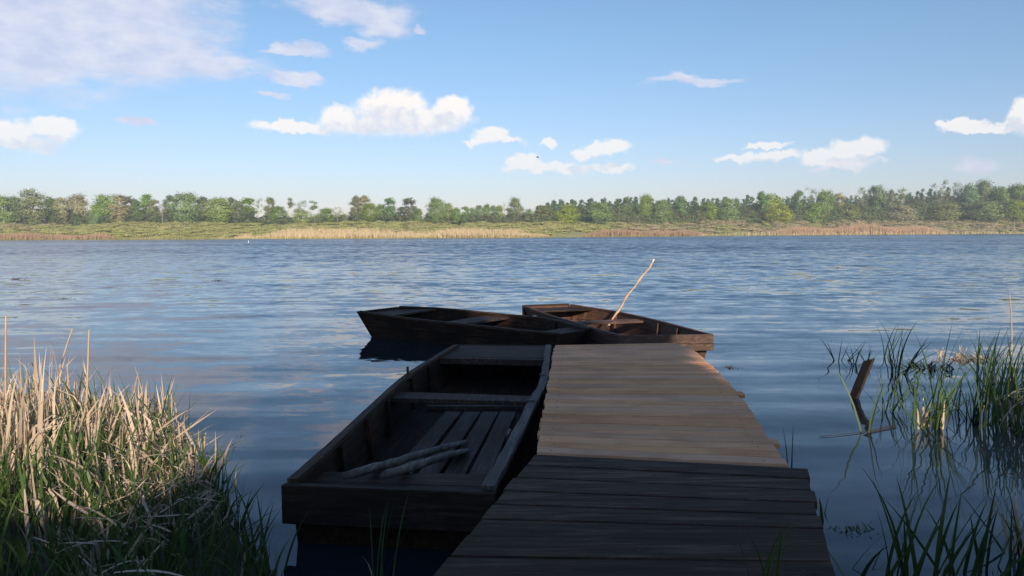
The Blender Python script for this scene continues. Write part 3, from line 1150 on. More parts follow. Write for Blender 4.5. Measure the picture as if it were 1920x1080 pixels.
bank_stalk('tall pale dry reed stalk at the far left, the tallest on the left bank', 10, 840, 11, 592, 0.026)
bank_stalk('tall pale dry reed stalk standing straight in the middle of the left reeds', 160, 830, 167, 618, 0.024)
bank_stalk('pale dry reed stalk leaning right, between the two straightest stalks on the left bank', 98, 830, 136, 616, 0.02, -0.05)


def clump(name, label, cat, px, py, n, h, spread, mats, lean=0.0, leanaz=0.0, width=(0.009, 0.017), seed=1, bend=(0.0, 0.7), dry=0, dry_h=(0.2, 0.4), group=None,
          extra=None, z=0.0, droop=0):
    """one reed plant standing in the water; mats = [green material]"""
    rng = np.random.default_rng(seed)
    p = at(px, py, z)
    ang, rr = U(rng, 0, 6.28, n), np.sqrt(U(rng, 0, 1, n)) * spread
    B = np.stack([rr * np.cos(ang), rr * np.sin(ang), np.full(n, -0.12)], -1)
    az = np.where(rng.uniform(size=n) < 0.45, leanaz + rng.normal(0, 0.4, n), U(rng, 0, 6.28, n))
    V, F = blades(B, U(rng, h[0], h[1], n) + 0.12, az, np.abs(rng.normal(lean * 0.5, 0.10 + lean * 0.4, n)), U(rng, bend[0], bend[1], n),
                  U(rng, width[0], width[1], n), rng, seg=7)
    parts = [(V, F, 0)]
    if dry:
        ang, rr = U(rng, 0, 6.28, dry), np.sqrt(U(rng, 0, 1, dry)) * spread * 1.0
        B = np.stack([rr * np.cos(ang), rr * np.sin(ang), np.full(dry, -0.05)], -1)
        V, F = blades(B, U(rng, dry_h[0], dry_h[1], dry) + 0.05, U(rng, 0, 6.28, dry), np.abs(rng.normal(0.05, 0.12, dry)), U(rng, 0, 0.5, dry),
                      U(rng, 0.014, 0.028, dry), rng, seg=5, taper=0.7, kink=(U(rng, 0.5, 1.5, dry), U(rng, 0.5, 2.0, dry)))
        parts.append((V, F, 1))
    if droop:
        B = np.stack([rng.normal(0, 0.03, droop), rng.normal(0, 0.03, droop) - spread * 0.7, U(rng, 0.30, 0.40, droop)], -1)
        V, F = blades(B, U(rng, 0.28, 0.46, droop), U(rng, 0, 6.28, droop), U(rng, 0.8, 1.6, droop), U(rng, 1.2, 1.7, droop), U(rng, 0.015, 0.028, droop), rng, seg=6, taper=0.5, pw=0.6)
        parts.append((V, F, 1))
    V, F, mi = merge(parts)
    o = link(bpy.data.objects.new(name, quad_mesh(name, V, F, [mats, M['dry']], mi)))
    o.location = p
    return tag(o, label, cat, group)


GRP = 'reed clumps standing in the water on the right'
DG, GR = M['blade_dark'], M['blade']
RIGHT = [
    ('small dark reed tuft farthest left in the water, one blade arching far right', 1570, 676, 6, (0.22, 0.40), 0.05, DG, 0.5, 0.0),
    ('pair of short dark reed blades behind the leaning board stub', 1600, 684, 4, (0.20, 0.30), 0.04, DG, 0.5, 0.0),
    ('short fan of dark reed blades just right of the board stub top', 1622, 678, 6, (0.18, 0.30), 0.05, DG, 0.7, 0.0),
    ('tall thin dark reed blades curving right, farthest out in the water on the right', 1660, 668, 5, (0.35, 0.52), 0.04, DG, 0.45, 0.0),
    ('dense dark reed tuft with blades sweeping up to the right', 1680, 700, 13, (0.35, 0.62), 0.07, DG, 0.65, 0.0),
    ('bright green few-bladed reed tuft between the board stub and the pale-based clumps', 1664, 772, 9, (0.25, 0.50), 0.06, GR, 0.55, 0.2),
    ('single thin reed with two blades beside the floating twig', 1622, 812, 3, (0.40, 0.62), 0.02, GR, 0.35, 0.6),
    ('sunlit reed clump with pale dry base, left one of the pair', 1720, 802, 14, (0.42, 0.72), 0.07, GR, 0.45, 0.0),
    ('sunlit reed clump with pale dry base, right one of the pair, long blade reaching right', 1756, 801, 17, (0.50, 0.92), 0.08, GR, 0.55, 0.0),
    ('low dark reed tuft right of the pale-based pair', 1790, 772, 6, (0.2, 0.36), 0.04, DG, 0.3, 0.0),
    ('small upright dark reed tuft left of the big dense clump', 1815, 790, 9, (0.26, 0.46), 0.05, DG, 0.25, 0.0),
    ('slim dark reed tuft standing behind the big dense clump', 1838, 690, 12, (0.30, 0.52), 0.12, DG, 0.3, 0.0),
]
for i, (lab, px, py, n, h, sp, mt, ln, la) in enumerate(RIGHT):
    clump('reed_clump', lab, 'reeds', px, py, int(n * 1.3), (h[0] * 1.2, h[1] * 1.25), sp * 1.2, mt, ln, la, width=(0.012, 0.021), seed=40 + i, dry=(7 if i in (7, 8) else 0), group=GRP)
clump('reed_clump', 'big dense reed clump at the right edge with drooping dry leaves in front', 'reeds', 1905, 800, 150, (0.35, 0.98), 0.42, GR, 0.25, 0.0, width=(0.011, 0.021),
      seed=71, dry=26, dry_h=(0.25, 0.6), group=GRP, droop=14, bend=(0, 0.6))
clump('reed_clump', 'lighter green reed clump standing behind the big dense one at the right edge', 'reeds', 1905, 725, 55, (0.40, 0.85), 0.40, GR, 0.3, 0.0,
      seed=72, dry=6, group=GRP)
FG = 'dark reeds in the near corner on the right'
FRONT = [
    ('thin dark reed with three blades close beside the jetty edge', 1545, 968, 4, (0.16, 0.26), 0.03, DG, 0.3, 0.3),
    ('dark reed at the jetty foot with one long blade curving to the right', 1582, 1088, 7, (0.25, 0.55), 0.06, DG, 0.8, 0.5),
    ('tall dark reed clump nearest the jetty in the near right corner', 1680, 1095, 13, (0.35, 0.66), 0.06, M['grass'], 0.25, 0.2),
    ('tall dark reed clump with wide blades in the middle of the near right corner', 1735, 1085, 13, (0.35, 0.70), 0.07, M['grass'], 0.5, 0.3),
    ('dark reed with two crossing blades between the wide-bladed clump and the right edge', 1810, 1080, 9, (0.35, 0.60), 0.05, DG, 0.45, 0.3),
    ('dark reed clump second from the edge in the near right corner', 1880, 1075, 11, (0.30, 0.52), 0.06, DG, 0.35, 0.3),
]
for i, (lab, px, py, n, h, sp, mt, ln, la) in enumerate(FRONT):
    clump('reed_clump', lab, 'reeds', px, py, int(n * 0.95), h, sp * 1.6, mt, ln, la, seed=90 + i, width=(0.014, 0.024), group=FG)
clump('reed_clump', 'brownish reed clump with dry stems cut off by the right edge of the view', 'reeds', 1940, 1050, 12, (0.25, 0.5), 0.12, DG, 0.4, 2.6,
      seed=99, dry=16, dry_h=(0.15, 0.4), group=FG)
# reeds by the bow end of the bank: in front of the punt and at the end of the left bank
clump('reed_clump', 'thin pale-green reed blades standing in front of the near punt stern', 'reeds', 712, 1120, 7, (0.42, 0.66), 0.05, M['grass'], 0.1, 1.2, seed=120,
      width=(0.008, 0.014), dry=1, dry_h=(0.2, 0.3))
clump('reed_clump', 'dark reed blades at the tip of the left bank, right of the grass', 'reeds', 480, 1075, 16, (0.25, 0.48), 0.16, DG, 0.3, 0.4, seed=121, width=(0.01, 0.018), dry=2)
clump('reed_clump', 'dark reed blades in the water at the left bank edge, leaning right', 'reeds', 440, 985, 8, (0.22, 0.36), 0.06, DG, 0.35, 0.3, seed=122, width=(0.01, 0.016))
clump('reed_clump', 'upright green reed tuft at the far corner of the left bank', 'reeds', 305, 800, 12, (0.28, 0.50), 0.10, GR, 0.25, 0.6, seed=123, dry=2)
clump('reed_clump', 'short green grass tuft growing up beside the near boards of the jetty', 'grass', 1435, 1092, 13, (0.14, 0.30), 0.05, M['grass'], 0.45, 0.2, seed=124, z=0.40)
clump('reed_clump', 'thin reed blade standing at the right edge where the jetty boards change', 'reeds', 1484, 905, 3, (0.42, 0.52), 0.02, DG, 0.1, 2.5, seed=125)
b = at(1895, 690, 0.0)
stalk('tall bare pale reed stalk at the right edge', b, at_y(1893, 552, b.y), 0.02, M['dry'], 0.02)


# ------------------------------------------------------------------ things afloat
def twig(label, pts, rad, mat=None):
    P = [at(a, b_, 0.008) for a, b_ in pts]
    m = MB(); m.tube([p - P[0] for p in P], [rad * (1 - 0.5 * i / len(P)) for i in range(len(P))], 6)
    o = m.build('twig', mat or M['post'], None, smooth=True)
    o.location = P[0]
    return tag(o, label, 'twig', 'twigs floating among the reeds')


twig('long thin dark twig floating below the leaning board stub', [(1680, 796), (1640, 806), (1600, 812), (1565, 816), (1536, 818)], 0.004)
twig('short thick dark twig floating right of the thin one', [(1680, 800), (1650, 806), (1622, 812)], 0.006)


def weed(label, px, py, w, seed, mat=None, n=60, hgt=0.06, group='weed clumps floating on the lake'):
    rng = np.random.default_rng(seed)
    p = at(px, py, 0)
    B = np.stack([rng.normal(0, w * 0.35, n), rng.normal(0, w * 0.2, n), np.full(n, -0.02)], -1)
    V, F = blades(B, U(rng, 0.6, 1.3, n) * w * 0.45, U(rng, 0, 6.28, n), U(rng, 0.5, 1.45, n), U(rng, 0, 1.0, n), U(rng, 0.02, 0.06, n) * w + 0.003, rng, seg=4)
    V[:, 2] *= 0.8
    o = link(bpy.data.objects.new('floating_weed', quad_mesh('floating_weed', V, F, [mat or M['weed']])))
    o.location = p
    return tag(o, label, 'weed', group)


weed('dark floating weed clump nearest the left edge of the lake view', 30, 524, 0.35, 1)
weed('second dark floating weed clump from the left, farther right on the open lake', 408, 527, 0.32, 2)
weed('olive floating weed clump halfway across the water on the left', 120, 560, 0.25, 3, M['grass'])
weed('dark scrap of weed floating above the bow of the broadside punt', 893, 559, 0.22, 4)
weed('small dark weed patch in the water right of the reddish punt', 1372, 690, 0.16, 5, n=110)
weed('dark tangle of dead reed lying in the water among the right reeds', 1740, 690, 0.5, 6, n=90)
weed('pale dry tangle of reed lying behind the right reeds', 1812, 672, 0.55, 7, M['dry'], n=90)
weed('low muddy weed patch in the water beside the old boards', 1605, 995, 0.16, 8, M['grass'], n=90)
weed('tiny dark weed scrap in the calm water left of the near punt', 455, 818, 0.09, 9)
weed('dark weed line floating beside the near stern of the near punt', 537, 950, 0.08, 10)


def buoy():
    p = at(466, 454.5, 0)
    root = tag(empty('buoy', (p.x, p.y, 0)), 'tiny white buoy floating near the far shore on the left', 'buoy')
    m = MB(); m.tube([(0, 0, -0.1), (0, 0, -0.05), (0, 0, 0.12), (0, 0, 0.2), (0, 0, 0.24)], [0.03, 0.07, 0.085, 0.06, 0.02], 10)
    m.build('float', M['white'], root, smooth=True)
    m = MB(); m.tube([(0, 0, 0.235), (0, 0, 0.42)], 0.018, 6); m.build('mast', M['white'], root)


buoy()


def bird():
    p = at_y(1008, 295, 70)
    v = [(0.16, 0, 0), (0.06, 0.03, 0.02), (0.06, -0.03, 0.02), (-0.10, 0.025, 0.0), (-0.10, -0.025, 0.0), (-0.20, 0.03, 0.0), (-0.20, -0.03, 0.0),
         (0.05, 0.16, 0.07), (-0.06, 0.15, 0.06), (-0.04, 0.32, 0.03), (0.05, -0.16, 0.07), (-0.06, -0.15, 0.06), (-0.04, -0.32, 0.03), (0, 0, -0.04)]
    f = [(0, 1, 2), (1, 3, 4, 2), (3, 5, 6, 4), (1, 7, 8, 3), (7, 9, 8), (2, 4, 11, 10), (10, 11, 12), (0, 13, 1), (0, 2, 13), (1, 13, 3), (2, 4, 13), (3, 13, 4)]
    o = mesh_obj('bird', v, f, M['feather'])
    o.location = p
    o.rotation_euler = (R(15), 0, R(20))
    tag(o, 'small dark bird flying across the low white clouds', 'bird')


bird()


# ------------------------------------------------------------------ trees
LEAF = {
    'green': leafy('leaf_fresh_green', (0.180, 0.304, 0.033), (0.310, 0.451, 0.073), None, 0.4, obj_rand=0.16),
    'yellow': leafy('leaf_yellow_green', (0.273, 0.364, 0.037), (0.426, 0.495, 0.075), None, 0.4, obj_rand=0.12),
    'dark': leafy('leaf_dark_green', (0.115, 0.229, 0.049), (0.201, 0.339, 0.074), None, 0.25, obj_rand=0.15),
    'pink': leafy('leaf_budding_brown', (0.374, 0.362, 0.167), (0.528, 0.497, 0.255), None, 0.4, obj_rand=0.10),
    'brown': leafy('leaf_olive_brown', (0.209, 0.266, 0.075), (0.319, 0.367, 0.119), None, 0.4, obj_rand=0.10),
    'grey': leafy('leaf_grey_green', (0.209, 0.268, 0.117), (0.323, 0.375, 0.176), None, 0.4, obj_rand=0.1),
    'pine': leafy('needles_dark', (0.058, 0.121, 0.055), (0.116, 0.194, 0.076), None, 0.1, obj_rand=0.12),
}


def leaf_quads(C, size, rng, up=0.3, out=None):
    """random quads at centres C, turned towards out where given"""
    N = len(C)
    nrm = rng.normal(size=(N, 3))
    if out is not None:
        nrm = nrm * 0.55 + out
    else:
        nrm[:, 2] = np.abs(nrm[:, 2]) + up
    nrm /= np.linalg.norm(nrm, axis=1)[:, None]
    t = rng.normal(size=(N, 3))
    a = np.cross(nrm, t)
    a /= np.linalg.norm(a, axis=1)[:, None]
    b = np.cross(nrm, a)
    s = (size * rng.uniform(0.6, 1.3, N))[:, None]
    e = rng.uniform(0.55, 1.0, N)[:, None]
    V = np.stack([C - a * s, C - b * s * e, C + a * s, C + b * s * e], 1).reshape(-1, 3)
    return V, np.arange(N * 4).reshape(-1, 4)


def crown_points(kind, rng):
    """cluster centres for a tree of height 1 (x, y, z)"""
    c = []
    if kind == 'round':
        n = 70
        for i in range(n):
            z = rng.uniform(0.07, 0.97)
            w = 0.28 * math.sqrt(max(0.35, 1 - ((z - 0.55) / 0.45) ** 2)) * (1 if z < 0.6 else 0.92)
            a = rng.uniform(0, 6.28); r = w * math.sqrt(rng.uniform(0.1, 1))
            c.append((r * math.cos(a), r * math.sin(a), z, 0.075))
    elif kind == 'tall':
        n = 52
        for i in range(n):
            z = rng.uniform(0.12, 0.99)
            w = 0.155 * math.sqrt(max(0.12, 1 - ((z - 0.60) / 0.40) ** 2))
            a = rng.uniform(0, 6.28); r = w * math.sqrt(rng.uniform(0.05, 1))
            c.append((r * math.cos(a), r * math.sin(a), z, 0.05))
    elif kind == 'sparse':
        n = 15
        for i in range(n):
            z = rng.uniform(0.45, 0.97)
            w = 0.20 * (0.5 + 0.5 * rng.uniform()) * math.sqrt(max(0.1, 1 - ((z - 0.75) / 0.35) ** 2))
            a = rng.uniform(0, 6.28)
            c.append((w * math.cos(a), w * math.sin(a), z, 0.045))
    elif kind == 'lolly':
        for i in range(9):
            a = rng.uniform(0, 6.28); r = rng.uniform(0, 0.13)
            c.append((r * math.cos(a) + 0.02, r * math.sin(a), rng.uniform(0.68, 0.97), 0.05))
    elif kind == 'pine':
        for i in range(24):
            z = rng.uniform(0.42, 0.99)
            w = 0.16 * (1 - ((z - 0.42) / 0.60) ** 1.6) + 0.015
            a = rng.uniform(0, 6.28); r = w * rng.uniform(0.4, 1.0)
            c.append((r * math.cos(a), r * math.sin(a), z, 0.042))
    elif kind == 'bush':
        for i in range(22):
            z = rng.uniform(0.1, 0.93)
            w = 0.45 * math.sqrt(max(0.02, 1 - ((z - 0.35) / 0.65) ** 2))
            a = rng.uniform(0, 6.28); r = w * math.sqrt(rng.uniform(0.1, 1))
            c.append((r * math.cos(a), r * math.sin(a), z, 0.11))
    return c


LEAVES_PER = {'round': 30, 'tall': 28, 'sparse': 15, 'lolly': 26, 'pine': 26, 'bush': 34, 'bare': 0}
HREF = 11.0
PROTO = {}


def tree_proto(kind, var, bark):
    """meshes of a tree HREF metres tall: (trunk mesh, crown points mesh without material)"""
    key = (kind, var, bark)
    if key in PROTO:
        return PROTO[key]
    rng = np.random.default_rng(abs(hash((kind, var))) % 1000 if False else (len(kind) * 31 + var * 7 + ord(kind[0])))
    m = MB()
    top = 0.9 if kind != 'bush' else 0.5
    lx, ly = rng.normal(0, 0.015), rng.normal(0, 0.015)
    tp = [Vector((lx * math.sin(u * 3), ly * math.sin(u * 2.3), u * top)) * HREF for u in np.linspace(0, 1, 7)]
    r0 = 0.0105 if kind in ('tall', 'sparse', 'lolly', 'bare') else 0.012
    m.tube(tp, [HREF * r0 * (1.25 - 1.1 * u) * (0.7 if kind in ('sparse', 'bare', 'lolly') else 1) + 0.010 for u in np.linspace(0, 1, 7)], 6)
    if kind == 'bare':
        cl = []
        for i in range(16):
            z = rng.uniform(0.35, 0.9); a = rng.uniform(0, 6.28); w = rng.uniform(0.08, 0.2)
            cl.append((w * math.cos(a), w * math.sin(a), min(1, z + rng.uniform(0.1, 0.25)), 0.03))
    else:
        cl = crown_points(kind, rng)
    for (x, y, z, s_) in cl[:: (1 if kind in ('sparse', 'bare', 'lolly') else 3)]:
        z0 = max(0.12, z - 0.16 - 0.5 * math.hypot(x, y)) if kind != 'pine' else z - 0.02
        k = min(6, z0 / top * 6)
        i = int(k)
        b0 = tp[i].lerp(tp[min(6, i + 1)], k - i)
        e = Vector((x, y, z)) * HREF
        mid = b0.lerp(e, 0.55) + Vector((0, 0, 0.02 * HREF))
        m.tube([b0, mid, e], [0.035, 0.025, 0.012] if kind != 'bare' else [0.035, 0.028, 0.018], 4)
    tm = bpy.data.meshes.new('trunk')
    tm.from_pydata([tuple(v) for v in m.v], [], m.f)
    tm.materials.append(M[bark])
    cms = None
    if kind != 'bare':
        C, O = [], []
        for (x, y, z, s_) in cl:
            n = int(LEAVES_PER[kind] * 2.6)
            j = rng.normal(size=(n, 3))
            C.append(np.array([x, y, z]) * HREF + j * np.array([s_, s_, s_ * 0.8]) * HREF * 0.80)
            O.append(j * 0.45 + np.array([x, y, (z - 0.55) * 0.5 + 0.06]) * 4.0)
        C, O = np.concatenate(C), np.concatenate(O)
        C[:, 2] = np.clip(C[:, 2], 0.3, None)
        cms = leaf_quads(C, 0.20 if kind != 'sparse' else 0.14, rng, 0, O)
    PROTO[key] = (tm, cms, {})
    return PROTO[key]


FIRST = {}


def far_tree(label, px, ytop, wpx, kind, leaf, dist=56, bark='birch_bark', var=0, group='trees along the far shore', name='birch_tree', cat='tree', rz=None):
    """a tree on the far marsh whose tip reaches photo row ytop"""
    d = ray(px, ytop)
    x = d.x / d.y * 255
    y = shore(x) + dist
    x = d.x / d.y * y
    y = shore(x) + dist
    tip = at_y(px, ytop, y)
    x = tip.x
    z0 = gz(x, y) - 0.1
    h = tip.z - z0
    key = (kind, leaf, var, bark, name)
    if key not in FIRST:
        tm, cms, _ = tree_proto(kind, var, bark)
        root = empty(name)
        link(bpy.data.objects.new('trunk', tm), root)
        if cms is not None:
            link(bpy.data.objects.new('crown', quad_mesh('crown', cms[0], cms[1], [LEAF[leaf]])), root)
        FIRST[key] = root
    else:
        root = copy_tree(FIRST[key])
    root.location = (x, y, z0)
    wid = {'round': 0.60, 'tall': 0.38, 'sparse': 0.46, 'lolly': 0.32, 'pine': 0.36, 'bush': 1.05, 'bare': 0.4}[kind]
    sx = 1.12 * (wpx / FPX * y) / (wid * h)
    root.scale = (h / HREF * sx, h / HREF * sx, h / HREF)
    root.rotation_euler = (0, 0, rz if rz is not None else (px * 1.37) % 6.28)
    tag(root, label, cat, group)
    return root


BB, DB, GB = 'birch_bark', 'bark', 'grey_bark'
GL = 'trees along the far left shore'
LEFT = [
    ('bright green bushy tree at the left end of the far tree line', 4, 367, 46, 'round', 'green', BB, 0),
    ('dark green tree second from the left end of the far tree line', 30, 369, 36, 'round', 'dark', DB, 1),
    ('tallest olive-brown birch near the left end of the far tree line', 62, 356, 48, 'round', 'brown', BB, 2),
    ('mid green birch just right of the tallest olive-brown birch at left', 97, 371, 34, 'round', 'green', BB, 1),
    ('small pinkish budding birch beside the mid green one at left', 114, 372, 22, 'tall', 'pink', BB, 0),
    ('large pinkish grey budding birch with a bright white trunk, left of the first gap', 142, 365, 42, 'round', 'pink', BB, 1),
    ('low dark green bush-like tree in the first gap of the far tree line', 178, 392, 34, 'bush', 'dark', DB, 0),
    ('broad fresh green birch right of the first gap', 196, 366, 46, 'round', 'green', BB, 2),
    ('pinkish budding birch with white trunk touching the broad fresh green birch', 221, 365, 34, 'tall', 'pink', BB, 1),
    ('slim dark grey-green birch right of the pinkish one that touches the broad birch', 241, 368, 26, 'tall', 'grey', BB, 1),
    ('thin grey birch with a white trunk in the slim group at left', 256, 375, 20, 'tall', 'dark', BB, 2),
    ('slender mid green birch with a pointed top in the slim group at left', 275, 366, 26, 'tall', 'green', BB, 0),
    ('small brownish birch right of the slender pointed one', 288, 374, 22, 'tall', 'brown', BB, 1),
    ('pale grey-green see-through birch left of the dark green pair', 303, 379, 24, 'sparse', 'grey', GB, 0),
    ('dark green birch with a white leaning trunk, left of the dark green pair', 320, 368, 26, 'tall', 'dark', BB, 0),
    ('large round dark green birch, highest of the dark green pair', 346, 361, 46, 'round', 'dark', BB, 0),
    ('olive birch right of the large round dark green birch', 379, 370, 28, 'tall', 'brown', BB, 2),
    ('broad yellow-green birch in the left half of the far tree line', 409, 370, 46, 'round', 'yellow', BB, 0),
    ('small brownish birch touching the broad yellow-green birch', 434, 372, 24, 'tall', 'brown', BB, 0),
    ('grey-green birch with a short white trunk, right of the broad yellow-green one', 446, 380, 26, 'tall', 'grey', BB, 2),
    ('mid green birch left of the thin grey one before the second gap', 463, 371, 30, 'tall', 'green', BB, 1),
    ('thin grey see-through birch before the second gap', 484, 370, 18, 'sparse', 'grey', GB, 1),
    ('tall thin brown birch rising before the second gap', 505, 370, 20, 'tall', 'brown', BB, 1),
    ('wide low green tree at the foot of the tall thin brown birch', 523, 387, 32, 'round', 'green', BB, 1),
    ('bent see-through birch leaning left beside the second gap', 541, 370, 16, 'lolly', 'grey', BB, 0),
    ('thin-topped birch with open grey crown right of the bent one', 560, 376, 28, 'sparse', 'grey', GB, 2),
    ('round bright green tree under the open grey crown', 566, 392, 34, 'round', 'yellow', DB, 2),
    ('small lollipop-shaped birch with bare stem standing alone', 587, 376, 18, 'lolly', 'dark', BB, 1),
    ('low green tree at the foot of the lollipop-shaped birch', 594, 400, 34, 'bush', 'green', DB, 1),
    ('mid green low tree right of the lollipop-shaped birch', 611, 390, 30, 'round', 'green', DB, 0),
    ('grey twiggy low birch in the thin stretch left of the tall pinkish pair', 632, 387, 22, 'sparse', 'pink', GB, 1),
    ('hazy grey-green low tree left of the tall pinkish pair', 650, 397, 24, 'bush', 'grey', DB, 0),
    ('dark green birch, left one of the tall pinkish pair group', 666, 368, 20, 'tall', 'brown', BB, 2),
    ('tall pinkish birch with white trunk in the middle of the left tree line', 680, 368, 28, 'tall', 'pink', BB, 2),
    ('green birch at the right foot of the tall pinkish birch', 693, 380, 28, 'round', 'green', BB, 0),
    ('green birch left of the tall slim dark one near the centre', 714, 383, 28, 'round', 'green', BB, 2),
    ('tall slim dark green birch with white trunk near the centre', 731, 371, 22, 'tall', 'dark', BB, 1),
    ('pale green small birch left of the lone grey-green birch', 752, 389, 20, 'tall', 'grey', BB, 0),
    ('lone tall grey-green birch with sky on both sides', 768, 371, 28, 'tall', 'grey', BB, 1),
    ('low green tree at the right foot of the lone grey-green birch', 783, 392, 20, 'round', 'green', DB, 1),
    ('thin see-through grey birch left of the bright green birch', 803, 378, 14, 'sparse', 'grey', GB, 0),
    ('bright green full birch near the centre of the far shore', 818, 371, 32, 'round', 'green', BB, 1),
    ('smaller green birch touching the right side of the bright green full one', 840, 381, 24, 'round', 'green', BB, 2),
    ('bare whitish dead tree among the small green trees', 946, 378, 20, 'bare', 'grey', GB, 0),
    ('tall olive-brown birch standing before the gap at the start of the right wood', 968, 371, 28, 'round', 'brown', BB, 1),
    ('small dark tree in the gap before the right wood', 991, 392, 18, 'round', 'dark', DB, 2),
]
for i, (lab, px, yt, w, kd, lf, bk, vr) in enumerate(LEFT):
    far_tree(lab, px, yt, w, kd, lf, 50 + (i * 7) % 13, bk, vr, GL)
for i, (px, yt) in enumerate(((856, 389), (872, 387), (887, 390), (898, 386), (912, 383), (926, 386), (936, 385), (955, 390))):
    far_tree('small mid green tree in the even row left of the bare whitish dead tree', px, yt, 17, 'tall' if i % 2 else 'round',
             'dark' if i % 3 else 'green', 54 + i, BB, i % 3, 'even row of small trees on the far shore')

GRR = 'trees standing out of the wood on the far right shore'
RT = [
    ('green birch crown standing above the pines at the left part of the right wood', 1211, 364, 28, 'round', 'green', BB, 0),
    ('small pointed green birch top left of the green crown above the pines', 1176, 369, 18, 'tall', 'dark', BB, 1),
    ('fresh green birch at the front edge of the right wood, near its left end', 1062, 384, 40, 'round', 'yellow', BB, 1),
    ('olive rounded tree at the left corner of the right wood', 1018, 386, 36, 'round', 'brown', BB, 2),
    ('green front tree between the left corner and the green crown above the pines', 1122, 380, 44, 'round', 'green', BB, 2),
    ('front birch with a pale trunk below the green crown above the pines', 1240, 376, 34, 'round', 'green', BB, 1),
    ('slim birch with long white trunk in the left half of the right wood', 1276, 369, 22, 'tall', 'dark', BB, 0),
    ('bright green front tree left of the white-trunked birch in mid wood', 1330, 378, 44, 'round', 'green', BB, 1),
    ('front birch with short bright white trunk in mid wood', 1366, 372, 36, 'round', 'green', BB, 0),
    ('tall dark-topped tree, first high point in the middle of the right wood', 1430, 360, 22, 'tall', 'dark', BB, 2),
    ('light green birch beside the first high point of the right wood', 1450, 364, 34, 'round', 'yellow', BB, 2),
    ('slender birch with a long grey trunk left of the open-crowned one', 1498, 357, 18, 'tall', 'dark', BB, 1),
    ('open-crowned grey birch standing clear above the wood', 1521, 347, 26, 'sparse', 'grey', GB, 0),
    ('rounded green birch right of the open-crowned grey one', 1549, 356, 30, 'round', 'green', BB, 0),
    ('thin pinkish birch top with a white trunk below it', 1574, 362, 20, 'tall', 'pink', BB, 1),
    ('open birch with a forked white leaning trunk', 1620, 351, 24, 'sparse', 'grey', GB, 2),
    ('dark green top pressed between the forked birch and the tall green one', 1637, 351, 18, 'tall', 'dark', BB, 0),
    ('tall bright green birch right of the forked birch', 1652, 349, 30, 'round', 'green', BB, 2),
    ('slim grey birch with a straight white trunk right of the tall bright green one', 1671, 357, 16, 'tall', 'grey', BB, 2),
    ('high-topped thin birch with long bare white trunk and small crown', 1690, 352, 18, 'lolly', 'grey', BB, 0),
    ('highest open grey birch of the right wood', 1763, 335, 32, 'sparse', 'grey', GB, 1),
    ('open grey-green birch right of the highest open birch', 1796, 343, 30, 'sparse', 'grey', GB, 2),
    ('dark green crown left of the tall white-trunked birch near the right edge', 1822, 345, 28, 'round', 'dark', BB, 2),
    ('tall birch with a bright white trunk near the right edge', 1846, 337, 34, 'round', 'grey', BB, 0),
    ('dark green rounded tree with twin pale stems near the right edge', 1880, 351, 30, 'round', 'dark', BB, 1),
    ('large dark green tree at the right edge of the far shore', 1910, 345, 44, 'round', 'dark', DB, 0),
    ('olive-brown rounded front tree at the right end of the right wood', 1770, 380, 52, 'round', 'brown', BB, 0),
    ('brownish front tree with white stem near the right edge', 1850, 378, 56, 'round', 'brown', BB, 2),
    ('reddish brown low front tree below the slim white-trunked birch', 1690, 385, 46, 'round', 'pink', BB, 2),
    ('light green rounded front tree left of the open-crowned birch', 1462, 384, 46, 'round', 'yellow', BB, 1),
    ('mid green front tree under the open-crowned grey birch', 1525, 380, 42, 'round', 'green', BB, 1),
    ('bright green front tree at the right edge of the far shore', 1908, 376, 46, 'round', 'yellow', DB, 1),
    ('olive front tree between the mid green and the forked birch', 1590, 383, 44, 'round', 'brown', BB, 1),
]
for i, (lab, px, yt, w, kd, lf, bk, vr) in enumerate(RT):
    far_tree(lab, px, yt, w, kd, lf, (40 if 'front' in lab else 52) + (i * 5) % 9, bk, vr, GRR)


def stuff_leaves(name, label, cat, items, mat, size, seed, dens=1.4):
    """items: list of (x, y, z0, h, w, kind). one mass of foliage (no countable members)"""
    rng = np.random.default_rng(seed)
    C, O = [], []
    for (x, y, z0, h, w, kd) in items:
        for (cx, cy, cz, s_) in crown_points(kd, rng):
            wid = {'round': 0.60, 'pine': 0.36, 'bush': 1.05, 'tall': .38}[kd]
            k = w / (wid * h)
            n = int(LEAVES_PER[kd] * dens)
            j = rng.normal(size=(n, 3))
            C.append(np.array([x + cx * h * k, y + cy * h * k, z0 + cz * h]) + j * s_ * h * np.array([k, k, 0.7]) * 0.7)
            O.append(j * 0.45 + np.array([cx, cy, (cz - 0.3) * 0.6 + 0.1]) * 2.5)
    C, O = np.concatenate(C), np.concatenate(O)
    V, F = leaf_quads(C, size, rng, 0, O)
    o = link(bpy.data.objects.new(name, quad_mesh(name, V, F, [mat])))
    return tag(o, label, cat, kind='stuff')


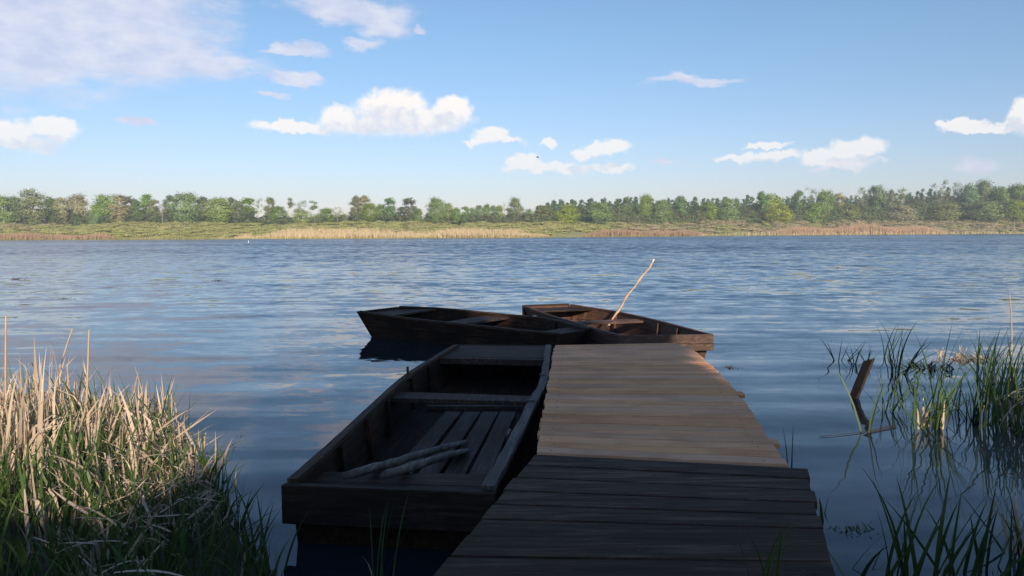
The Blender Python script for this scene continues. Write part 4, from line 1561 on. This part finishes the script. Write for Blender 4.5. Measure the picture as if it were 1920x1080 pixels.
def wood_mass():
    rng = np.random.default_rng(8)
    tops = [(990, 396), (1005, 385), (1030, 377), (1090, 372), (1200, 371), (1320, 371), (1400, 368), (1440, 365), (1500, 366), (1600, 363), (1700, 359), (1780, 354),
            (1850, 349), (1920, 347), (2060, 343), (2300, 345), (2700, 350)]
    tx, ty = [t[0] for t in tops], [t[1] for t in tops]
    items, greens = [], []
    px = 1004
    while px < 2300:
        yt = np.interp(px, tx, ty) + rng.uniform(-2.5, 7)
        for row, lst, dy, kd, dd in ((0, items, 0, 'pine', 78), (1, items, 6, 'pine', 66), (2, greens, 12, 'round', 58), (3, greens, 25, 'round', 48)):
            if row >= 2 and rng.uniform() < 0.12:
                continue
            d = ray(px + rng.uniform(-5, 5), yt + dy + rng.uniform(0, 7) * (row > 0))
            y = shore(d.x / d.y * 300) + dd + rng.uniform(-4, 4)
            y = shore(d.x / d.y * y) + dd
            p = Vector((d.x / d.y * y, y, EYE + d.z / d.y * y))
            z0 = gz(p.x, p.y)
            h = p.z - z0
            w = (17 if kd == 'pine' else rng.uniform(28, 42)) / FPX * y
            lst.append((p.x, p.y, z0 - (0.35 * h if kd == 'pine' else 0.25 * h), h * (1.35 if kd == 'pine' else 1.25), w, kd))
        px += rng.uniform(6.5, 9)
    for i in range(46):                                  # the wood goes on past the left end of the view
        x0 = (rng.uniform(-560, -40) - 960) / FPX
        y = shore(x0 * 255) + rng.uniform(46, 66)
        h = rng.uniform(8, 11)
        greens.append((x0 * y, y, gz(x0 * y, y) - 1.5, h, rng.uniform(5, 7.5), 'round'))
    stuff_leaves('pine_wood', 'dense dark pine wood behind the birches on the far right shore', 'wood', items, LEAF['pine'], 0.25, 3)
    mat = leafy('leaf_wood_mixed', (0.0994, 0.1462, 0.0439), (0.1670, 0.2138, 0.0734), (0.1771, 0.1620, 0.0835), 0.3, 0.6, 0.09, 0.46, 0.85)
    stuff_leaves('birch_wood', 'mixed green young wood in front of the pines on the far shore', 'wood', greens, mat, 0.26, 4)


wood_mass()


def scrub():
    rng = np.random.default_rng(21)
    items, items2 = [], []
    for i in range(900):
        px = rng.uniform(-420, 2350)
        d = rng.uniform(9, 50)
        x0 = (px - 960) / FPX
        y = shore(x0 * 230) + d
        y = shore(x0 * y) + d
        x = x0 * y
        right = px > 1300
        h = rng.uniform(0.7, 1.3) * (1.5 if d > 34 else 1.0) + (0.9 if right and d > 20 else 0)
        it = (x, y, gz(x, y) - 0.35 * h, h * 1.2, rng.uniform(4.5, 9), 'bush')
        brown = (px > 1180 and rng.uniform() < 0.75) or (px < 110 and d > 30 and rng.uniform() < .7)
        (items2 if brown else items).append(it)
    m1 = leafy('scrub_green', (0.3125, 0.3375, 0.1063), (0.4500, 0.4500, 0.1625), (0.5000, 0.4250, 0.2125), 0.35, 0.6, 0.06, 0.5, 0.7)
    m2 = leafy('scrub_brown', (0.3162, 0.2829, 0.1414), (0.4508, 0.3841, 0.2173), (0.4669, 0.3588, 0.2173), 0.25, 0.6, 0.06, 0.5, 0.7)
    stuff_leaves('green_scrub', 'olive green willow scrub between the far trees and the water', 'scrub', items, m1, 0.15, 31, 2.6)
    stuff_leaves('brown_scrub', 'brownish bare scrub below the wood on the far right shore', 'scrub', items2, m2, 0.15, 32, 2.6)


scrub()


def undergrowth():
    rng = np.random.default_rng(77)
    items = []
    for i in range(230):
        px = rng.uniform(-420, 1040)
        x0 = (px - 960) / FPX
        y = shore(x0 * 250) + 58
        y = shore(x0 * y) + rng.uniform(50, 72)
        h = rng.uniform(2.2, 4.2) + (rng.uniform(1.0, 3.2) if px < 480 else 0)
        items.append((x0 * y, y, gz(x0 * y, y) - 0.3 * h, h * 1.2, rng.uniform(4, 8), 'bush'))
    m1 = leafy('undergrowth_green', (0.11, 0.155, 0.055), (0.19, 0.24, 0.09), (0.21, 0.19, 0.11), 0.4, 0.6, 0.05, 0.5, 0.8)
    stuff_leaves('undergrowth', 'mid green undergrowth between the trunks of the far left trees', 'undergrowth', items, m1, 0.2, 78, 1.8)


undergrowth()


def reed_bed(name, label, px0, px1, n, d0, d1, h0, h1, mat, seed, w=(0.07, 0.2), edge=0.12):
    rng = np.random.default_rng(seed)
    B, H = [], []
    for i in range(n):
        px = rng.uniform(px0, px1)
        d = rng.uniform(d0, d1)
        x0 = (px - 960) / FPX
        y = shore(x0 * 230) + d
        y = shore(x0 * y) + d
        x = x0 * y
        u = (px - px0) / (px1 - px0)
        k = min(1, u / edge, (1 - u) / edge)
        B.append((x, y, gz(x, y) - 0.1))
        H.append(rng.uniform(h0, h1) * (0.35 + 0.65 * k) * (0.85 + 0.3 * math.sin(x * 0.23 + 1) * math.sin(x * 0.07)))
    B, H = np.array(B), np.array(H)
    V, F = blades(B, H, U(rng, 0, 6.28, n), np.abs(rng.normal(0, 0.08, n)), U(rng, 0, 0.5, n), U(rng, w[0], w[1], n), rng, seg=3, taper=0.5, face=rng.normal(0, 0.6, n))
    o = link(bpy.data.objects.new(name, quad_mesh(name, V, F, [mat])))
    return tag(o, label, 'reeds', kind='stuff')


straw = leafy('reed_bed_straw', (0.4830, 0.3680, 0.2070), (0.6440, 0.5060, 0.3105), (0.4140, 0.3565, 0.1725), 0.2, 0.7, 0.08, 0.5, 0.6)
russet = leafy('reed_bed_russet', (0.30, 0.185, 0.115), (0.42, 0.28, 0.18), (0.27, 0.20, 0.12), 0.2, 0.7, 0.12, 0.5, 0.6)
tan = leafy('reed_bed_tan', (0.38, 0.25, 0.145), (0.50, 0.35, 0.22), (0.34, 0.24, 0.14), 0.2, 0.7, 0.12, 0.5, 0.6)
sedge = leafy('shore_sedge', (0.1840, 0.1904, 0.0495), (0.3105, 0.2912, 0.0990), (0.4830, 0.4032, 0.1980), 0.25, 0.6, 0.15, 0.46, 0.8)
reed_bed('russet_reed_bed', 'russet dry reed bed along the far shore at the left end', -500, 218, 9000, 0.2, 9, 1.0, 1.7, russet, 51, edge=0.03)
reed_bed('straw_reed_bed', 'wide straw-coloured dry reed bed along the middle of the far shore', 440, 1030, 12000, 0.8, 16, 1.0, 1.9, straw, 52)
reed_bed('brown_reed_bed', 'reddish brown reed bed on the far shore right of the straw-coloured one', 1095, 1330, 3000, 0.3, 9, 1.1, 2.0, russet, 53)
reed_bed('tan_reed_bed', 'tall tan reed bed on the far right shore below the wood', 1440, 1775, 8000, 1.5, 12, 1.8, 3.2, tan, 54)
reed_bed('shore_sedge', 'low green and yellow sedge along the far water edge', -500, 2500, 9000, -0.3, 4, 0.4, 0.9, sedge, 55, edge=0.001)
reed_bed('pale_cattails', 'pale cattail tufts at the far water edge on the right', 1310, 2300, 900, -0.2, 1.5, 0.8, 1.5, straw, 56, edge=0.01)


# ------------------------------------------------------------------ trees on the bank behind the jetty (they shade it)
def shade_tree(label, x, y, blobs, seed, trunk_h, leaf='dark', n=520, size=0.18):
    rng = np.random.default_rng(seed)
    z0 = bank_z(x, y) - 0.1
    root = tag(empty('alder_tree', (x, y, z0)), label, 'tree', 'trees on the bank behind the jetty')
    m = MB()
    m.tube([(0, 0, 0), (0.05, 0, trunk_h * 0.4), (-0.05, 0.05, trunk_h * 0.75), (0, 0, trunk_h)], [0.22, 0.17, 0.12, 0.05], 8)
    C = []
    for (bx, bz, rx, rz_) in blobs:
        dx = bx - x
        m.tube([(0, 0, max(0.8, (bz - z0) * 0.55)), (dx * 0.6, 0, (bz - z0) * 0.85), (dx, 0, bz - z0)], [0.08, 0.05, 0.02], 5)
        k = int(n * rx * rz_)
        u = rng.normal(size=(k, 3))
        u /= np.linalg.norm(u, axis=1)[:, None]
        u *= (rng.uniform(0, 1, k) ** (1 / 2.4))[:, None]
        C.append(np.array([dx, 0, bz - z0]) + u * np.array([rx, min(rx, 1.4), rz_]))
    m.build('trunk', M['bark'], root, smooth=True)
    C = np.concatenate(C)
    C[:, 2] = np.clip(C[:, 2], 0.15, None)
    V, F = leaf_quads(C, size, rng)
    link(bpy.data.objects.new('crown', quad_mesh('crown', V, F, [LEAF[leaf]])), root)


YS = -10.0
shade_tree('tall dense alder on the bank behind the jetty', 5.4, YS, [(4.4, 6.2, 1.5, 2.2), (6.4, 6.0, 1.6, 2.2), (4.6, 8.6, 1.5, 1.9), (6.2, 8.2, 1.5, 1.6), (5.0, 3.5, 2.2, 2.0),
           (6.6, 3.2, 2.0, 2.0), (5.3, 10.0, 1.5, 1.3), (7.7, 9.0, 0.95, 0.95)], 1, 9.0)
shade_tree('low spreading alder on the bank, left of the tall dense one', 0.6, YS - 0.3, [(3.0, 4.5, 1.5, 1.95), (-0.8, 4.3, 2.0, 1.7), (1.5, 4.4, 1.9, 1.7), (0.4, 2.4, 2.4, 2.0), (2.6, 3.6, 1.4, 2.0), (-2.4, 3.6, 1.6, 1.8)], 2, 4.8)
shade_tree('low alder on the bank, farthest left behind the jetty', -5.0, YS, [(-4.2, 4.3, 1.8, 1.6), (-6.2, 4.2, 1.9, 1.7), (-5.0, 2.2, 2.6, 1.8)], 3, 4.6)
shade_tree('low alder on the bank, right of the tall dense one', 9.6, YS + 0.3, [(10.75, 7.0, 1.15, 1.9), (8.6, 3.9, 1.5, 1.7), (10.6, 3.8, 1.8, 1.7), (9.6, 2.0, 2.6, 1.7), (12.0, 3.2, 1.6, 2.0)], 4, 4.4)
